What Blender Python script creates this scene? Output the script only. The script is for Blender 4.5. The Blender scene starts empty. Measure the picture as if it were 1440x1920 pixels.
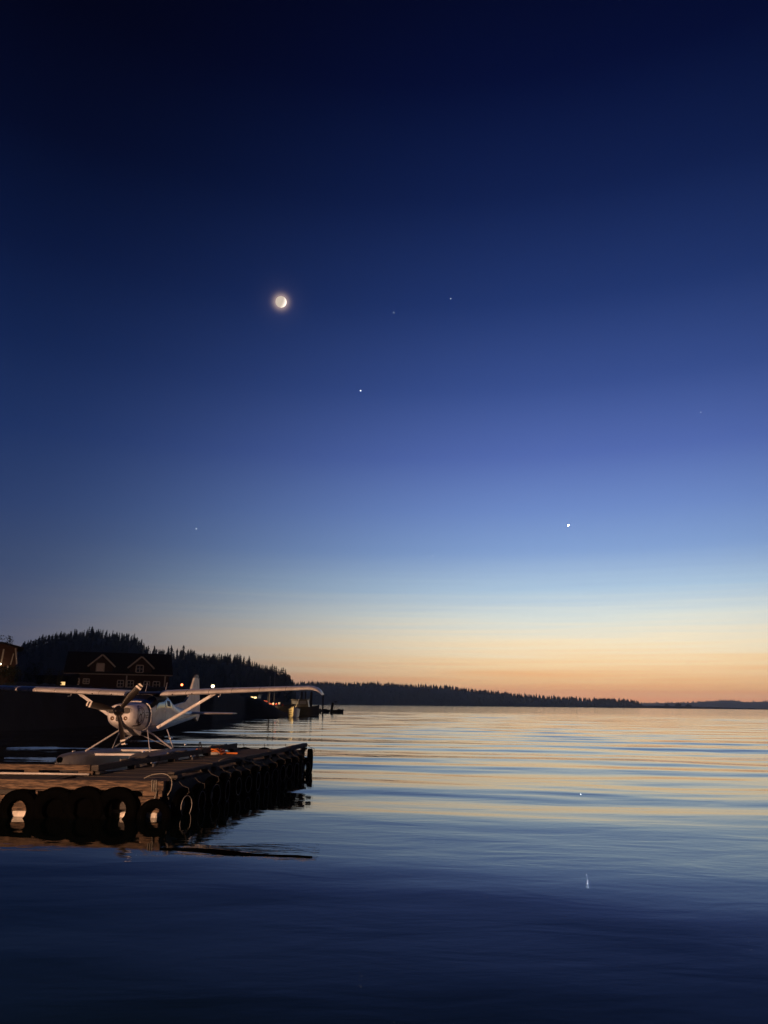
import bpy, bmesh, math, random
from mathutils import Vector, Matrix, noise
random.seed(7)
PI = math.pi
C = bpy.context.scene
COL = C.collection

# ------------------------------------------------------------------ camera, sky, sun, exposure
F, PITCH, ROLL, EYE = 1443.0, math.radians(13.99), math.radians(0.75), 2.15
def ray(px, py):
    u, v = (px - 720) / F, -(py - 960) / F
    c, s = math.cos(ROLL), math.sin(ROLL)
    x, y = u * c - v * s, u * s + v * c
    return Vector((x, math.cos(PITCH) - y * math.sin(PITCH), math.sin(PITCH) + y * math.cos(PITCH)))
def at_y(px, py, Y):
    r = ray(px, py); p = r * (Y / r.y); p.z += EYE; return p
def at_z(px, py, z):
    r = ray(px, py); p = r * ((z - EYE) / r.z); p.z = z; return p
def slope(px): r = ray(px, 1316); return r.x / r.y

cam = bpy.data.cameras.new('camera'); camo = bpy.data.objects.new('camera', cam); COL.objects.link(camo)
camo.matrix_world = Matrix.Translation((0, 0, EYE)) @ Matrix.Rotation(PI / 2 + PITCH, 4, 'X') @ Matrix.Rotation(ROLL, 4, 'Z')
cam.sensor_fit = 'HORIZONTAL'; cam.angle = 2 * math.atan(720 / F)
cam.clip_start, cam.clip_end = 0.1, 20000
C.camera = camo
C.render.resolution_x, C.render.resolution_y = 768, 1024

SUN_AZ, SUN_EL = math.radians(60), math.radians(-9)      # the sun has set beyond the right of the frame
sunv = Vector((math.sin(SUN_AZ) * math.cos(SUN_EL), math.cos(SUN_AZ) * math.cos(SUN_EL), math.sin(SUN_EL)))
moonv = ray(527, 566).normalized()
def lin(r, g, b):
    f = lambda c: (c / 255 / 12.92) if c / 255 <= 0.04045 else ((c / 255 + 0.055) / 1.055) ** 2.4
    return (f(r), f(g), f(b), 1)

w = bpy.data.worlds.new('World'); C.world = w; w.use_nodes = True
nt = w.node_tree; nt.nodes.clear()
def N(t, **k):
    n = nt.nodes.new(t)
    for a, b in k.items(): setattr(n, a, b)
    return n
def L(a, b): nt.links.new(a, b)
def M(op, a, b=None, c=None, clamp=False):
    n = N('ShaderNodeMath', operation=op, use_clamp=clamp)
    for i, v in enumerate((a, b, c)):
        if v is None: continue
        if isinstance(v, (int, float)): n.inputs[i].default_value = v
        else: L(v, n.inputs[i])
    return n.outputs[0]
def ramp(fac, stops, lo, hi):
    n = N('ShaderNodeValToRGB'); cr = n.color_ramp
    cr.interpolation = 'EASE' if False else 'LINEAR'
    while len(cr.elements) < len(stops): cr.elements.new(0.5)
    for e, (p, col) in zip(cr.elements, stops):
        e.position = (p - lo) / (hi - lo); e.color = col
    L(fac, n.inputs[0]); return n.outputs[0]
tc = N('ShaderNodeTexCoord')
nv = N('ShaderNodeVectorMath', operation='NORMALIZE'); L(tc.outputs['Generated'], nv.inputs[0]); D = nv.outputs[0]
sx = N('ShaderNodeSeparateXYZ'); L(D, sx.inputs[0])
el = M('MULTIPLY', M('ARCSINE', sx.outputs[2]), 180 / PI)
# thin haze layers low in the sky: wobble the elevation a little with a very wide noise
mp = N('ShaderNodeMapping'); mp.inputs['Scale'].default_value = (2.0, 2.0, 95); L(D, mp.inputs[0])
nz = N('ShaderNodeTexNoise'); nz.inputs['Scale'].default_value = 1.6; nz.inputs['Detail'].default_value = 3; L(mp.outputs[0], nz.inputs[0])
low = M('SUBTRACT', 1, M('DIVIDE', M('ABSOLUTE', M('SUBTRACT', el, 3)), 8), clamp=True)
el2 = M('ADD', el, M('MULTIPLY', M('MULTIPLY', M('SUBTRACT', nz.outputs[0], .5), 3.2), low))
LO, HI = -6.0, 90.0
e01 = M('DIVIDE', M('SUBTRACT', el2, LO), HI - LO, clamp=True)
warm = [(-6, lin(120, 90, 80)), (-.5, lin(272, 172, 118)), (.6, lin(272, 188, 128)), (1.7, lin(266, 206, 142)), (3.0, lin(268, 230, 176)), (4.4, lin(260, 242, 206)),
        (6.2, lin(228, 234, 226)), (8.2, lin(180, 206, 228)), (11, lin(134, 165, 214)), (14, lin(111, 140, 201)), (18, lin(83, 107, 176)), (23, lin(56, 79, 143)),
        (29, lin(33, 54, 110)), (36, lin(16, 32, 78)), (43, lin(5, 14, 52)), (50, lin(2, 6, 32)), (64, lin(1, 3, 22)), (90, lin(1, 3, 18))]
cool = [(-6, lin(46, 44, 54)), (-.5, lin(98, 92, 104)), (1.5, lin(98, 96, 110)), (3.5, lin(88, 93, 114)), (6, lin(74, 85, 114)), (9, lin(60, 76, 112)),
        (13, lin(45, 64, 108)), (18, lin(30, 50, 97)), (24, lin(18, 36, 79)), (30, lin(9, 23, 60)), (37, lin(3, 10, 38)), (44, lin(1, 4, 24)), (52, lin(1, 2, 17)), (90, lin(1, 2, 15))]
cw = ramp(e01, warm, LO, HI); cc = ramp(e01, cool, LO, HI)
# bearing: brightest over the sunken sun, dim away from it
az = M('ARCTAN2', sx.outputs[0], sx.outputs[1])
dif = M('ABSOLUTE', M('SUBTRACT', M('MULTIPLY', az, 180 / PI), 17.0))
dif = M('MINIMUM', dif, M('SUBTRACT', 360, dif))
g = N('ShaderNodeMapRange', interpolation_type='SMOOTHSTEP'); L(dif, g.inputs[0])
g.inputs[1].default_value = 2; g.inputs[2].default_value = 46; g.inputs[3].default_value = 1; g.inputs[4].default_value = 0
mx = N('ShaderNodeMix', data_type='RGBA'); L(g.outputs[0], mx.inputs[0]); L(cc, mx.inputs[6]); L(cw, mx.inputs[7])
# far side of the sky, away from the sunset, is darker still
g2 = N('ShaderNodeMapRange', interpolation_type='SMOOTHSTEP'); L(dif, g2.inputs[0])
g2.inputs[1].default_value = 40; g2.inputs[2].default_value = 130; g2.inputs[3].default_value = 1; g2.inputs[4].default_value = .35
vs = N('ShaderNodeVectorMath', operation='SCALE'); L(mx.outputs[2], vs.inputs[0]); L(g2.outputs[0], vs.inputs[3])
# lens bloom round the moon, painted into the sky colour
dp = N('ShaderNodeVectorMath', operation='DOT_PRODUCT'); L(D, dp.inputs[0]); dp.inputs[1].default_value = moonv
ang = M('MULTIPLY', M('ARCCOSINE', M('MINIMUM', dp.outputs['Value'], 1.0)), 180 / PI)
def glow(k, amp): return M('MULTIPLY', M('POWER', 2.718, M('MULTIPLY', M('MULTIPLY', ang, ang), -1 / (k * k))), amp)
def addcol(base, fac, col):
    s = N('ShaderNodeVectorMath', operation='SCALE'); s.inputs[0].default_value = col; L(fac, s.inputs[3])
    a = N('ShaderNodeVectorMath', operation='ADD'); L(base, a.inputs[0]); L(s.outputs[0], a.inputs[1]); return a.outputs[0]
cs = addcol(vs.outputs[0], glow(.43, .8), (1, .70, .50))
cs = addcol(cs, glow(1.2, .016), (1, .8, .85))
bg = N('ShaderNodeBackground'); L(cs, bg.inputs[0]); bg.inputs[1].default_value = 1.0
out = N('ShaderNodeOutputWorld'); L(bg.outputs[0], out.inputs[0])

sl = bpy.data.lights.new('sun', 'SUN'); sl.energy = 5; sl.angle = math.radians(.5); sl.color = (1, .93, .84)
so = bpy.data.objects.new('sun', sl); COL.objects.link(so)
so.rotation_euler = (-sunv).to_track_quat('-Z', 'Y').to_euler()      # below the horizon: it only reaches the moon
C.view_settings.view_transform = 'Standard'; C.view_settings.look = 'None'
C.view_settings.exposure = 0; C.view_settings.gamma = 1; C.view_settings.use_curve_mapping = False
C.cycles.use_denoising = True
C.cycles.max_bounces = 8; C.cycles.volume_bounces = 0; C.cycles.sample_clamp_indirect = 12

# ------------------------------------------------------------------ helpers
def mat(name, col, rough=.6, var=.25, scale=6, bump=0., metal=0., emit=None, estr=0., spec=.5, stretch=(1, 1, 1), col2=None, coat=0., lo=.32, hi=.68):
    m = bpy.data.materials.new(name); m.use_nodes = True; t = m.node_tree; b = t.nodes['Principled BSDF']
    b.inputs['Roughness'].default_value = rough; b.inputs['Metallic'].default_value = metal
    b.inputs['Specular IOR Level'].default_value = spec; b.inputs['Coat Weight'].default_value = coat
    if emit:
        b.inputs['Emission Color'].default_value = (*emit, 1); b.inputs['Emission Strength'].default_value = estr
    tcn = t.nodes.new('ShaderNodeTexCoord'); mpn = t.nodes.new('ShaderNodeMapping'); mpn.inputs['Scale'].default_value = stretch
    t.links.new(tcn.outputs['Object'], mpn.inputs[0])
    n = t.nodes.new('ShaderNodeTexNoise'); n.inputs['Scale'].default_value = scale; n.inputs['Detail'].default_value = 6
    n.inputs['Roughness'].default_value = .65
    t.links.new(mpn.outputs[0], n.inputs[0])
    cr = t.nodes.new('ShaderNodeValToRGB'); c1 = col2 or [x * (1 - var) for x in col]
    cr.color_ramp.elements[0].color = (*c1, 1); cr.color_ramp.elements[0].position = lo
    cr.color_ramp.elements[1].color = (*[min(1, x * (1 + var * .5)) for x in col], 1); cr.color_ramp.elements[1].position = hi
    t.links.new(n.outputs[0], cr.inputs[0]); t.links.new(cr.outputs[0], b.inputs['Base Color'])
    if bump:
        bn = t.nodes.new('ShaderNodeBump'); bn.inputs['Distance'].default_value = bump; t.links.new(n.outputs[0], bn.inputs['Height']); t.links.new(bn.outputs[0], b.inputs['Normal'])
    return m

def tag(o, label=None, cat=None, group=None, kind=None):
    for k, v in (('label', label), ('category', cat), ('group', group), ('kind', kind)):
        if v: o[k] = v
    return o
def empty(name, loc=(0, 0, 0), rz=0.):
    o = bpy.data.objects.new(name, None); COL.objects.link(o); o.location = loc; o.rotation_euler = (0, 0, rz); o.empty_display_size = .2; return o
class MB:
    def __init__(s): s.v = []; s.f = []
    def add(s, vs, fs):
        k = len(s.v); s.v += [tuple(p) for p in vs]; s.f += [tuple(i + k for i in f) for f in fs]; return s
    def box(s, x0, x1, y0, y1, z0, z1, m=None):
        vs = [Vector((x, y, z)) for z in (z0, z1) for y in (y0, y1) for x in (x0, x1)]
        if m is not None: vs = [m @ p for p in vs]
        return s.add(vs, [(0, 2, 3, 1), (4, 5, 7, 6), (0, 1, 5, 4), (2, 6, 7, 3), (0, 4, 6, 2), (1, 3, 7, 5)])
    def prism(s, bot, top):
        n = len(bot)
        return s.add(list(bot) + list(top), [tuple(range(n))[::-1], tuple(range(n, 2 * n))] + [(i, (i + 1) % n, n + (i + 1) % n, n + i) for i in range(n)])
    def tube(s, pts, r, n=8, r2=None, flat=1., caps=True):
        pts = [Vector(p) for p in pts]; rings = []; up = None
        for i, p in enumerate(pts):
            d = (pts[min(i + 1, len(pts) - 1)] - pts[max(i - 1, 0)]).normalized()
            if up is None: up = Vector((0, 0, 1)) if abs(d.z) < .9 else Vector((1, 0, 0))
            a = d.cross(up).normalized(); b = a.cross(d).normalized(); up = b
            q = i / max(1, len(pts) - 1); rr = r + ((r2 if r2 is not None else r) - r) * q
            rings.append([p + a * rr * math.cos(2 * PI * j / n) * flat + b * rr * math.sin(2 * PI * j / n) for j in range(n)])
        return s.loft(rings, caps)
    def loft(s, rings, caps=True):
        n = len(rings[0]); vs = [p for r in rings for p in r]
        fs = [(i * n + j, i * n + (j + 1) % n, (i + 1) * n + (j + 1) % n, (i + 1) * n + j) for i in range(len(rings) - 1) for j in range(n)]
        if caps: fs += [tuple(range(n))[::-1], tuple(range((len(rings) - 1) * n, len(rings) * n))]
        return s.add(vs, fs)
    def grid(s, rows):
        n = len(rows[0]); return s.add([p for r in rows for p in r], [(i * n + j, i * n + j + 1, (i + 1) * n + j + 1, (i + 1) * n + j) for i in range(len(rows) - 1) for j in range(n - 1)])
    def sphere(s, c, r, nu=12, nv=8, sc=(1, 1, 1)):
        c = Vector(c)
        rings = [[c + Vector((r * sc[0] * math.sin(PI * i / nv) * math.cos(2 * PI * j / nu), r * sc[1] * math.sin(PI * i / nv) * math.sin(2 * PI * j / nu), -r * sc[2] * math.cos(PI * i / nv))) for j in range(nu)] for i in range(1, nv)]
        return s.loft(rings)
    def torus(s, c, R, r, axis, n=28, m=10, sq=1., spin=0):
        c = Vector(c); axis = Vector(axis).normalized(); a = axis.orthogonal().normalized(); b = axis.cross(a)
        vs = []; fs = []
        for i in range(n):
            d = a * math.cos(2 * PI * i / n) + b * math.sin(2 * PI * i / n)
            for j in range(m):
                q = 2 * PI * j / m
                vs.append(c + d * (R + r * math.cos(q)) + axis * r * sq * math.sin(q))
        for i in range(n):
            for j in range(m): fs.append((i * m + j, ((i + 1) % n) * m + j, ((i + 1) % n) * m + (j + 1) % m, i * m + (j + 1) % m))
        return s.add(vs, fs)
    def build(s, name, m, parent=None, smooth=False, bevel=0., loc=None):
        me = bpy.data.meshes.new(name); me.from_pydata(s.v, [], s.f)
        bm = bmesh.new(); bm.from_mesh(me); bmesh.ops.recalc_face_normals(bm, faces=bm.faces)
        if bevel: bmesh.ops.bevel(bm, geom=bm.edges[:], offset=bevel, segments=1, affect='EDGES')
        bm.to_mesh(me); bm.free()
        me.materials.append(m)
        if smooth:
            me.polygons.foreach_set('use_smooth', [True] * len(me.polygons))
            if smooth != 'all': me.set_sharp_from_angle(angle=math.radians(42))
        o = bpy.data.objects.new(name, me); COL.objects.link(o)
        if parent: o.parent = parent
        if loc is not None: o.location = loc
        return o
def lerp(tab, x):
    if x <= tab[0][0]: return tab[0][1]
    for (a, p), (b, q) in zip(tab, tab[1:]):
        if x <= b: return p + (q - p) * (x - a) / (b - a)
    return tab[-1][1]
def fbm(x, y, z=0., o=4): return noise.fractal(Vector((x, y, z)), 1., 2., o)
def sstep(a, b, x): t = max(0, min(1, (x - a) / (b - a))); return t * t * (3 - 2 * t)

# ------------------------------------------------------------------ materials
m_white = mat('aircraft_white', (.72, .71, .71), .4, .12, 2.2, coat=.15, col2=(.5, .48, .47), lo=.3, hi=.6)
m_float = mat('float_grey', (.16, .16, .17), .45, .2, 5)
m_alu = mat('bare_metal', (.6, .6, .6), .35, .15, 8, metal=.6)
m_black = mat('black_paint', (.01, .0095, .0095), .4, .3, 8)
m_blade = mat('propeller_black', (.012, .009, .008), .5, .3, 8)
m_stripe = mat('stripe_white', (.8, .76, .7), .5, .05)
m_glass = mat('window_glass', (.012, .013, .016), .05, .1, spec=.7)
m_seam = mat('panel_gap', (.2, .19, .19), .7, .2)
m_beige = mat('beige_fabric', (.55, .47, .36), .8, .15)
m_decal = mat('decal_ink', (.05, .03, .028), .5, .2)
m_brown = mat('lamp_lens_dark', (.16, .1, .06), .2, .2)
m_rubber = mat('tyre_rubber', (.001, .001, .001), .65, .4, 14, bump=.004, spec=.004)
m_deck = mat('deck_wood', (.026, .019, .016), .85, .55, 7, bump=.006, stretch=(.5, 6, 6))
m_beam = mat('weathered_beam', (.105, .068, .042), .85, .55, 9, bump=.012, stretch=(.5, 4, 4), col2=(.016, .009, .006), lo=.42, hi=.66)
m_beamdark = mat('creosote_beam', (.035, .03, .027), .8, .6, 7, bump=.015, stretch=(.5, 4, 4))
m_foam = mat('float_foam', (.5, .47, .42), .8, .3, 9, bump=.02)
m_rope = mat('old_rope', (.15, .14, .12), .9, .3, 40)
m_darkrope = mat('tarred_rope', (.03, .027, .024), .9, .3, 40)
m_orange = mat('orange_hose', (.75, .2, .03), .55, .3, 12)
m_pvc = mat('white_pipe', (.4, .38, .36), .4, .1)
m_steel = mat('galvanised_steel', (.25, .25, .25), .5, .3, 12, metal=.7)
m_pile = mat('piling_wood', (.03, .025, .022), .9, .5, 4, bump=.02, stretch=(4, 4, .5))
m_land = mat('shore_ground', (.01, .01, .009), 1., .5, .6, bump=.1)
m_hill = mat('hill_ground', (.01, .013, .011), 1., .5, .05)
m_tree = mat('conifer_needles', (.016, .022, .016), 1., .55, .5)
m_leaf = mat('broad_leaves', (.03, .042, .02), .9, .5, 2)
m_bark = mat('bark', (.05, .04, .03), .9, .4, 3)
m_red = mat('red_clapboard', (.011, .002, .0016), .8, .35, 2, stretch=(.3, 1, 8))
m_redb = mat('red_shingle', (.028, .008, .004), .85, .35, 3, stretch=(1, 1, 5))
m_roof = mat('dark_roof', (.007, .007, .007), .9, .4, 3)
m_trim = mat('white_trim', (.22, .21, .2), .6, .15)
m_curtain = mat('pale_curtain', (.34, .31, .29), .9, .2, 3, stretch=(20, 1, 1))
m_hull = mat('boat_hull', (.03, .03, .033), .4, .3, 2)
m_hullw = mat('boat_white', (.55, .5, .44), .35, .15, 2)
m_crate = mat('red_crate', (.4, .07, .045), .6, .3, 4)
def glowmat(name, col, s): return mat(name, (.5, .5, .5), .5, .1, emit=col, estr=s)

# ------------------------------------------------------------------ water
def water_mat():
    m = bpy.data.materials.new('sea_water'); m.use_nodes = True; t = m.node_tree; b = t.nodes['Principled BSDF']
    b.inputs['Base Color'].default_value = (.001, .0035, .004, 1); b.inputs['Roughness'].default_value = .0; b.inputs['IOR'].default_value = 1.33
    geo = t.nodes.new('ShaderNodeNewGeometry')
    def tn(scale, rot, detail, rough=.5, dist=0.):
        mp = t.nodes.new('ShaderNodeMapping'); mp.inputs['Scale'].default_value = scale; mp.inputs['Rotation'].default_value = (0, 0, rot)
        t.links.new(geo.outputs['Position'], mp.inputs[0])
        n = t.nodes.new('ShaderNodeTexNoise'); n.inputs['Scale'].default_value = 1; n.inputs['Detail'].default_value = detail
        n.inputs['Roughness'].default_value = rough; n.inputs['Distortion'].default_value = dist
        t.links.new(mp.outputs[0], n.inputs[0]); return n.outputs[0]
    def mth(op, a, b_):
        n = t.nodes.new('ShaderNodeMath'); n.operation = op
        for i, v in enumerate((a, b_)):
            if isinstance(v, (int, float)): n.inputs[i].default_value = v
            else: t.links.new(v, n.inputs[i])
        if op == 'SMOOTH_MIN': n.inputs[2].default_value = 2.2
        return n.outputs[0]
    sep = t.nodes.new('ShaderNodeSeparateXYZ'); t.links.new(geo.outputs['Position'], sep.inputs[0])
    def mrange(v, a, b_, c, d):
        mr = t.nodes.new('ShaderNodeMapRange'); mr.interpolation_type = 'SMOOTHSTEP'; t.links.new(v, mr.inputs[0])
        for k, q in enumerate((a, b_, c, d)): mr.inputs[k + 1].default_value = q
        return mr.outputs[0]
    near = mrange(sep.outputs[1], 130, 240, 0, 1)          # nearer than this the swell is real relief in the mesh
    h = mth('MULTIPLY', mth('MULTIPLY', tn((.065, .17, 1), .05, 2, .45, .5), .165), near)          # long low swell
    h = mth('ADD', h, mth('MULTIPLY', mth('MULTIPLY', tn((.22, .6, 1), -.10, 2, .5, .4), .042), near))   # wavelets
    h = mth('ADD', h, mth('MULTIPLY', tn((.6, 1.4, 1), .2, 2, .4, .8), .0065))
    h = mth('ADD', h, mth('MULTIPLY', tn((4, 8, 1), -.3, 2, .6), .0012))
    breeze = mrange(sep.outputs[1], 25, 140, 0, 1)                          # a light air ruffles the open water
    h = mth('ADD', h, mth('MULTIPLY', mth('MULTIPLY', tn((.5, 1.6, 1), .08, 2, .5), .022), breeze))
    # bump tilts the near water up to a wash front, darkening its reflection
    edge = mth('ADD', mth('ADD', sep.outputs[1], mth('MULTIPLY', sep.outputs[0], .38)), mth('MULTIPLY', mth('SUBTRACT', tn((.13, .2, 1), .3, 2), .5), 2.6))
    h = mth('ADD', h, mth('MULTIPLY', mth('SMOOTH_MIN', edge, 11.2), .052))
    bp = t.nodes.new('ShaderNodeBump'); bp.inputs['Distance'].default_value = 1; bp.inputs['Strength'].default_value = 1
    t.links.new(h, bp.inputs['Height']); t.links.new(bp.outputs[0], b.inputs['Normal'])
    t.links.new(mth('ADD', mth('MULTIPLY', breeze, .05), .02), b.inputs['Roughness'])
    return m
def sea(x, y):
    f = sstep(7, 22, y) * (1 - sstep(160, 255, y)); n = noise.noise
    if f <= 0: return 0.
    wx = x + 3 * n(Vector((x * .03, y * .05, 9))); wy = y + 2.2 * n(Vector((x * .06, y * .05, 4)))
    z = .085 * n(Vector((wx * .06, wy * .17, 0))) + .038 * n(Vector((wx * .13, wy * .34, 5)))
    z += .020 * n(Vector((wx * .24, wy * .6, 7))) + .0085 * n(Vector((wx * .5, wy * 1.25, 2)))
    e = max(0, .35 + n(Vector((x * .035 + 3, y * .022, 1)))) * sstep(20, 34, y)          # trains of wash from a passing boat
    z += e * .026 * math.sin(2 * PI * (y * .985 + x * .12) / 3.9 + 2.6 * n(Vector((x * .07, y * .05, 8))))
    e2 = max(0, .2 + n(Vector((x * .03 - 7, y * .02, 3)))) * sstep(26, 50, y)
    z += e2 * .034 * math.sin(2 * PI * (y * .97 - x * .2) / 6.3 + 2.2 * n(Vector((x * .05, y * .04, 6))))
    return z * f
b = MB(); ts = [math.tan(math.radians(-48 + 96 * i / 340)) for i in range(341)]; rows = []; Yv = 6.0
while Yv < 262:
    rows.append([Vector((Yv * q, Yv, sea(Yv * q, Yv))) for q in ts]); Yv *= 1.0062
b.grid(rows); yl = rows[-1][0].y
e0, e1 = ts[0], ts[-1]
for ya, yb in ((yl, 700), (700, 2000), (2000, 6000)): b.grid([[Vector((y_ * q, y_, 0)) for q in ts[::10]] for y_ in (ya, yb)])
xw = 6000 * e1; n0 = 6.0
b.add([(n0 * e0, n0, 0), (n0 * e1, n0, 0), (xw, 6000, 0), (xw, -6000, 0), (-xw, -6000, 0), (-xw, 6000, 0)], [(0, 5, 4), (1, 3, 2), (0, 4, 3, 1)])
wo = b.build('water', water_mat(), smooth='all'); wo['kind'] = 'structure'

# ------------------------------------------------------------------ shore, hills
shore = [(-220, 44), (0, 54), (130, 64), (320, 76), (400, 86), (460, 112), (552, 122), (560, 123)]
topz = [(-220, 3.3), (60, 3.3), (200, 3.2), (320, 3.45), (405, 3.5), (440, 3.1), (458, 2.75), (472, 2.65), (490, 2.45), (502, 1.8), (516, 1.35), (527, .75), (545, .3), (552, -.2), (558, -.6)]
rows = []
deps = [-1.5, 0, .7, 1.4, 2.2, 3.2, 4.5, 6, 8, 11, 15, 22, 32, 48, 75, 120, 200, 330, 480]
for i in range(190):
    px = -220 + 778 * (i / 189) ** .8; k = slope(px); row = []
    for d in deps:
        Y = lerp(shore, px) + d; x = k * Y
        t = lerp(topz, px); z = -.6 + (t + .6) * sstep(-1.5, 4, d) + (fbm(x * .7, Y * .7) * .35 + abs(fbm(x * .25, Y * .25, 3)) * .3) * (.6 if 0 < d < 12 else .3) * min(1, max(0, t + .2))
        if d > 30: z = min(z, 2.2) if px < 500 else min(z, 1.2)
        row.append(Vector((x, Y, z)))
    rows.append(row)
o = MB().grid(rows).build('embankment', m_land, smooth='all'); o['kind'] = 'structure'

def conifer(seed, h=10., wdt=2.3, tiers=10, pts=9, cheap=False):
    r = random.Random(seed); b = MB()
    if not cheap: b.tube([(0, 0, -.5), (0, 0, h * .5), (0, 0, h * .97)], .16 * h / 10, 5, .02)
    for i in range(tiers):
        q = i / tiers; z = h * (.1 + .9 * q); rr = wdt * (1 - q) ** .65 * r.uniform(.6, 1.25) + .14
        top = Vector((r.uniform(-.1, .1), r.uniform(-.1, .1), min(h, z + h * .16)))
        ring = []
        for j in range(pts):
            a = 2 * PI * (j + r.random() * .6) / pts; f = r.uniform(.5, 1.2)
            ring.append(Vector((rr * f * math.cos(a), rr * f * math.sin(a), z - h * .035 * f - r.uniform(0, .02) * h)))
            ring.append(Vector((rr * .36 * math.cos(a + PI / pts), rr * .36 * math.sin(a + PI / pts), z + h * .03)))
        n = len(ring); b.add([top] + ring, [(0, j + 1, (j + 1) % n + 1) for j in range(n)])
    return b
sky1 = [(-160, 1226), (10, 1218), (28, 1213), (45, 1206), (60, 1198), (90, 1189), (120, 1187), (165, 1182), (200, 1188), (240, 1192), (258, 1202), (272, 1212), (290, 1214), (322, 1213), (345, 1213), (370, 1224), (397, 1228), (420, 1228), (450, 1235), (475, 1242), (500, 1250), (525, 1259), (540, 1268), (552, 1283), (556, 1296), (560, 1312)]
gap1 = [(-160, 9), (250, 10), (275, 19), (340, 18), (380, 15), (450, 9), (530, 9), (556, 6)]     # how far treetops stand above the ground line, px
HY = 640.
def hill_z(px): return at_y(px, lerp(sky1, px) + lerp(gap1, px) * 1.25, HY).z
rows = []
for i in range(120):
    px = -160 + 722 * i / 119; k = slope(px); zc = hill_z(px)
    rows.append([Vector((k * Y, Y, max(-1, zc * f) + (fbm(px * .03, Y * .02) * 1.2 if 0 < f < 1 else 0))) for Y, f in ((470, 0), (490, .12), (520, .34), (555, .62), (590, .85), (615, .95), (HY, 1), (680, .95), (800, .5), (1000, -.1))])
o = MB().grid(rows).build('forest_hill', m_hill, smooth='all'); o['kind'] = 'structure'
variants = []
for s in range(7):
    me = conifer(s, 10, random.uniform(2.0, 3.4), random.randint(8, 11)).build('conifer', m_tree); variants.append(me.data); bpy.data.objects.remove(me)
# the skyline trees one by one
rt = random.Random(3); px = 30.; n = 0
named = {165: 'tallest pointed conifer at the peak of the wooded hill', 290: 'slim conifer standing clear of its neighbours right of the second dormer', 322: 'tall twin topped conifer on the saddle above the house end', 345: 'broad dark conifer just above the aircraft tail fin', 525: 'shaggy conifer near the low end of the wooded hill', 540: 'round topped tree ending the wooded hill by the water'}
done = set()
while px < 552:
    tgt = lerp(sky1, px) + rt.triangular(-6, 7, 3) * (.8 if px < 250 else 1)
    key = next((k for k in named if abs(k - px) < 5 and k not in done), None)
    if key: tgt = lerp(sky1, key) - 4; px_ = key; done.add(key)
    else: px_ = px
    top = at_y(px_, tgt, HY + rt.uniform(-6, 4)); zg = hill_z(px_) - 1.5
    h = max(5., top.z - zg)
    o = bpy.data.objects.new('conifer_tree', rt.choice(variants)); COL.objects.link(o)
    o.location = (top.x, top.y, zg); wv = rt.uniform(.75, 1.2) * max(.75, min(1.5, h / 11)); o.scale = (wv, wv, h / 10); o.rotation_euler = (0, 0, rt.uniform(0, 6))
    if key == 540: o.scale = (2.0, 2.0, h / 10)
    tag(o, named[key] if key else 'dark conifer in the jagged skyline of the wooded hill', 'tree', 'skyline conifers of the wooded hill')
    px += rt.uniform(2.6, 6.4) if px < 262 or px > 345 else rt.uniform(6.5, 13); n += 1
# the forest below the crest, one mass
b = MB(); base = [conifer(20 + s, 10, 2.6, 6, 6, True) for s in range(3)]
for i in range(1350):
    px = rt.uniform(-150, 548); f = rt.uniform(.06, .98); Y = 478 + (HY - 478) * f; k = slope(px)
    zz = hill_z(px) * lerp([(0, 0), (.12, .12), (.31, .34), (.525, .62), (.74, .85), (.9, .95), (1, 1)], f) - .6; s = rt.uniform(.65, 1.05)
    if i > 900:
        px = rt.uniform(-60, 552); f = 1.; Y = HY + rt.uniform(-10, 3); k = slope(px); zz = hill_z(px) - rt.uniform(.5, 3); s = rt.uniform(.35, .95) * lerp([(250, .9), (275, 1.), (380, 1.), (450, .7)], px)
    src = rt.choice(base); a = rt.uniform(0, 6)
    mt = Matrix.Translation((k * Y, Y, zz)) @ Matrix.Rotation(a, 4, 'Z') @ Matrix.Diagonal((s, s, s, 1))
    b.add([mt @ Vector(p) for p in src.v], src.f)
tag(b.build('forest', m_tree), 'dense dark conifer forest covering the slope behind the red house', 'forest', kind='stuff')

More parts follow.
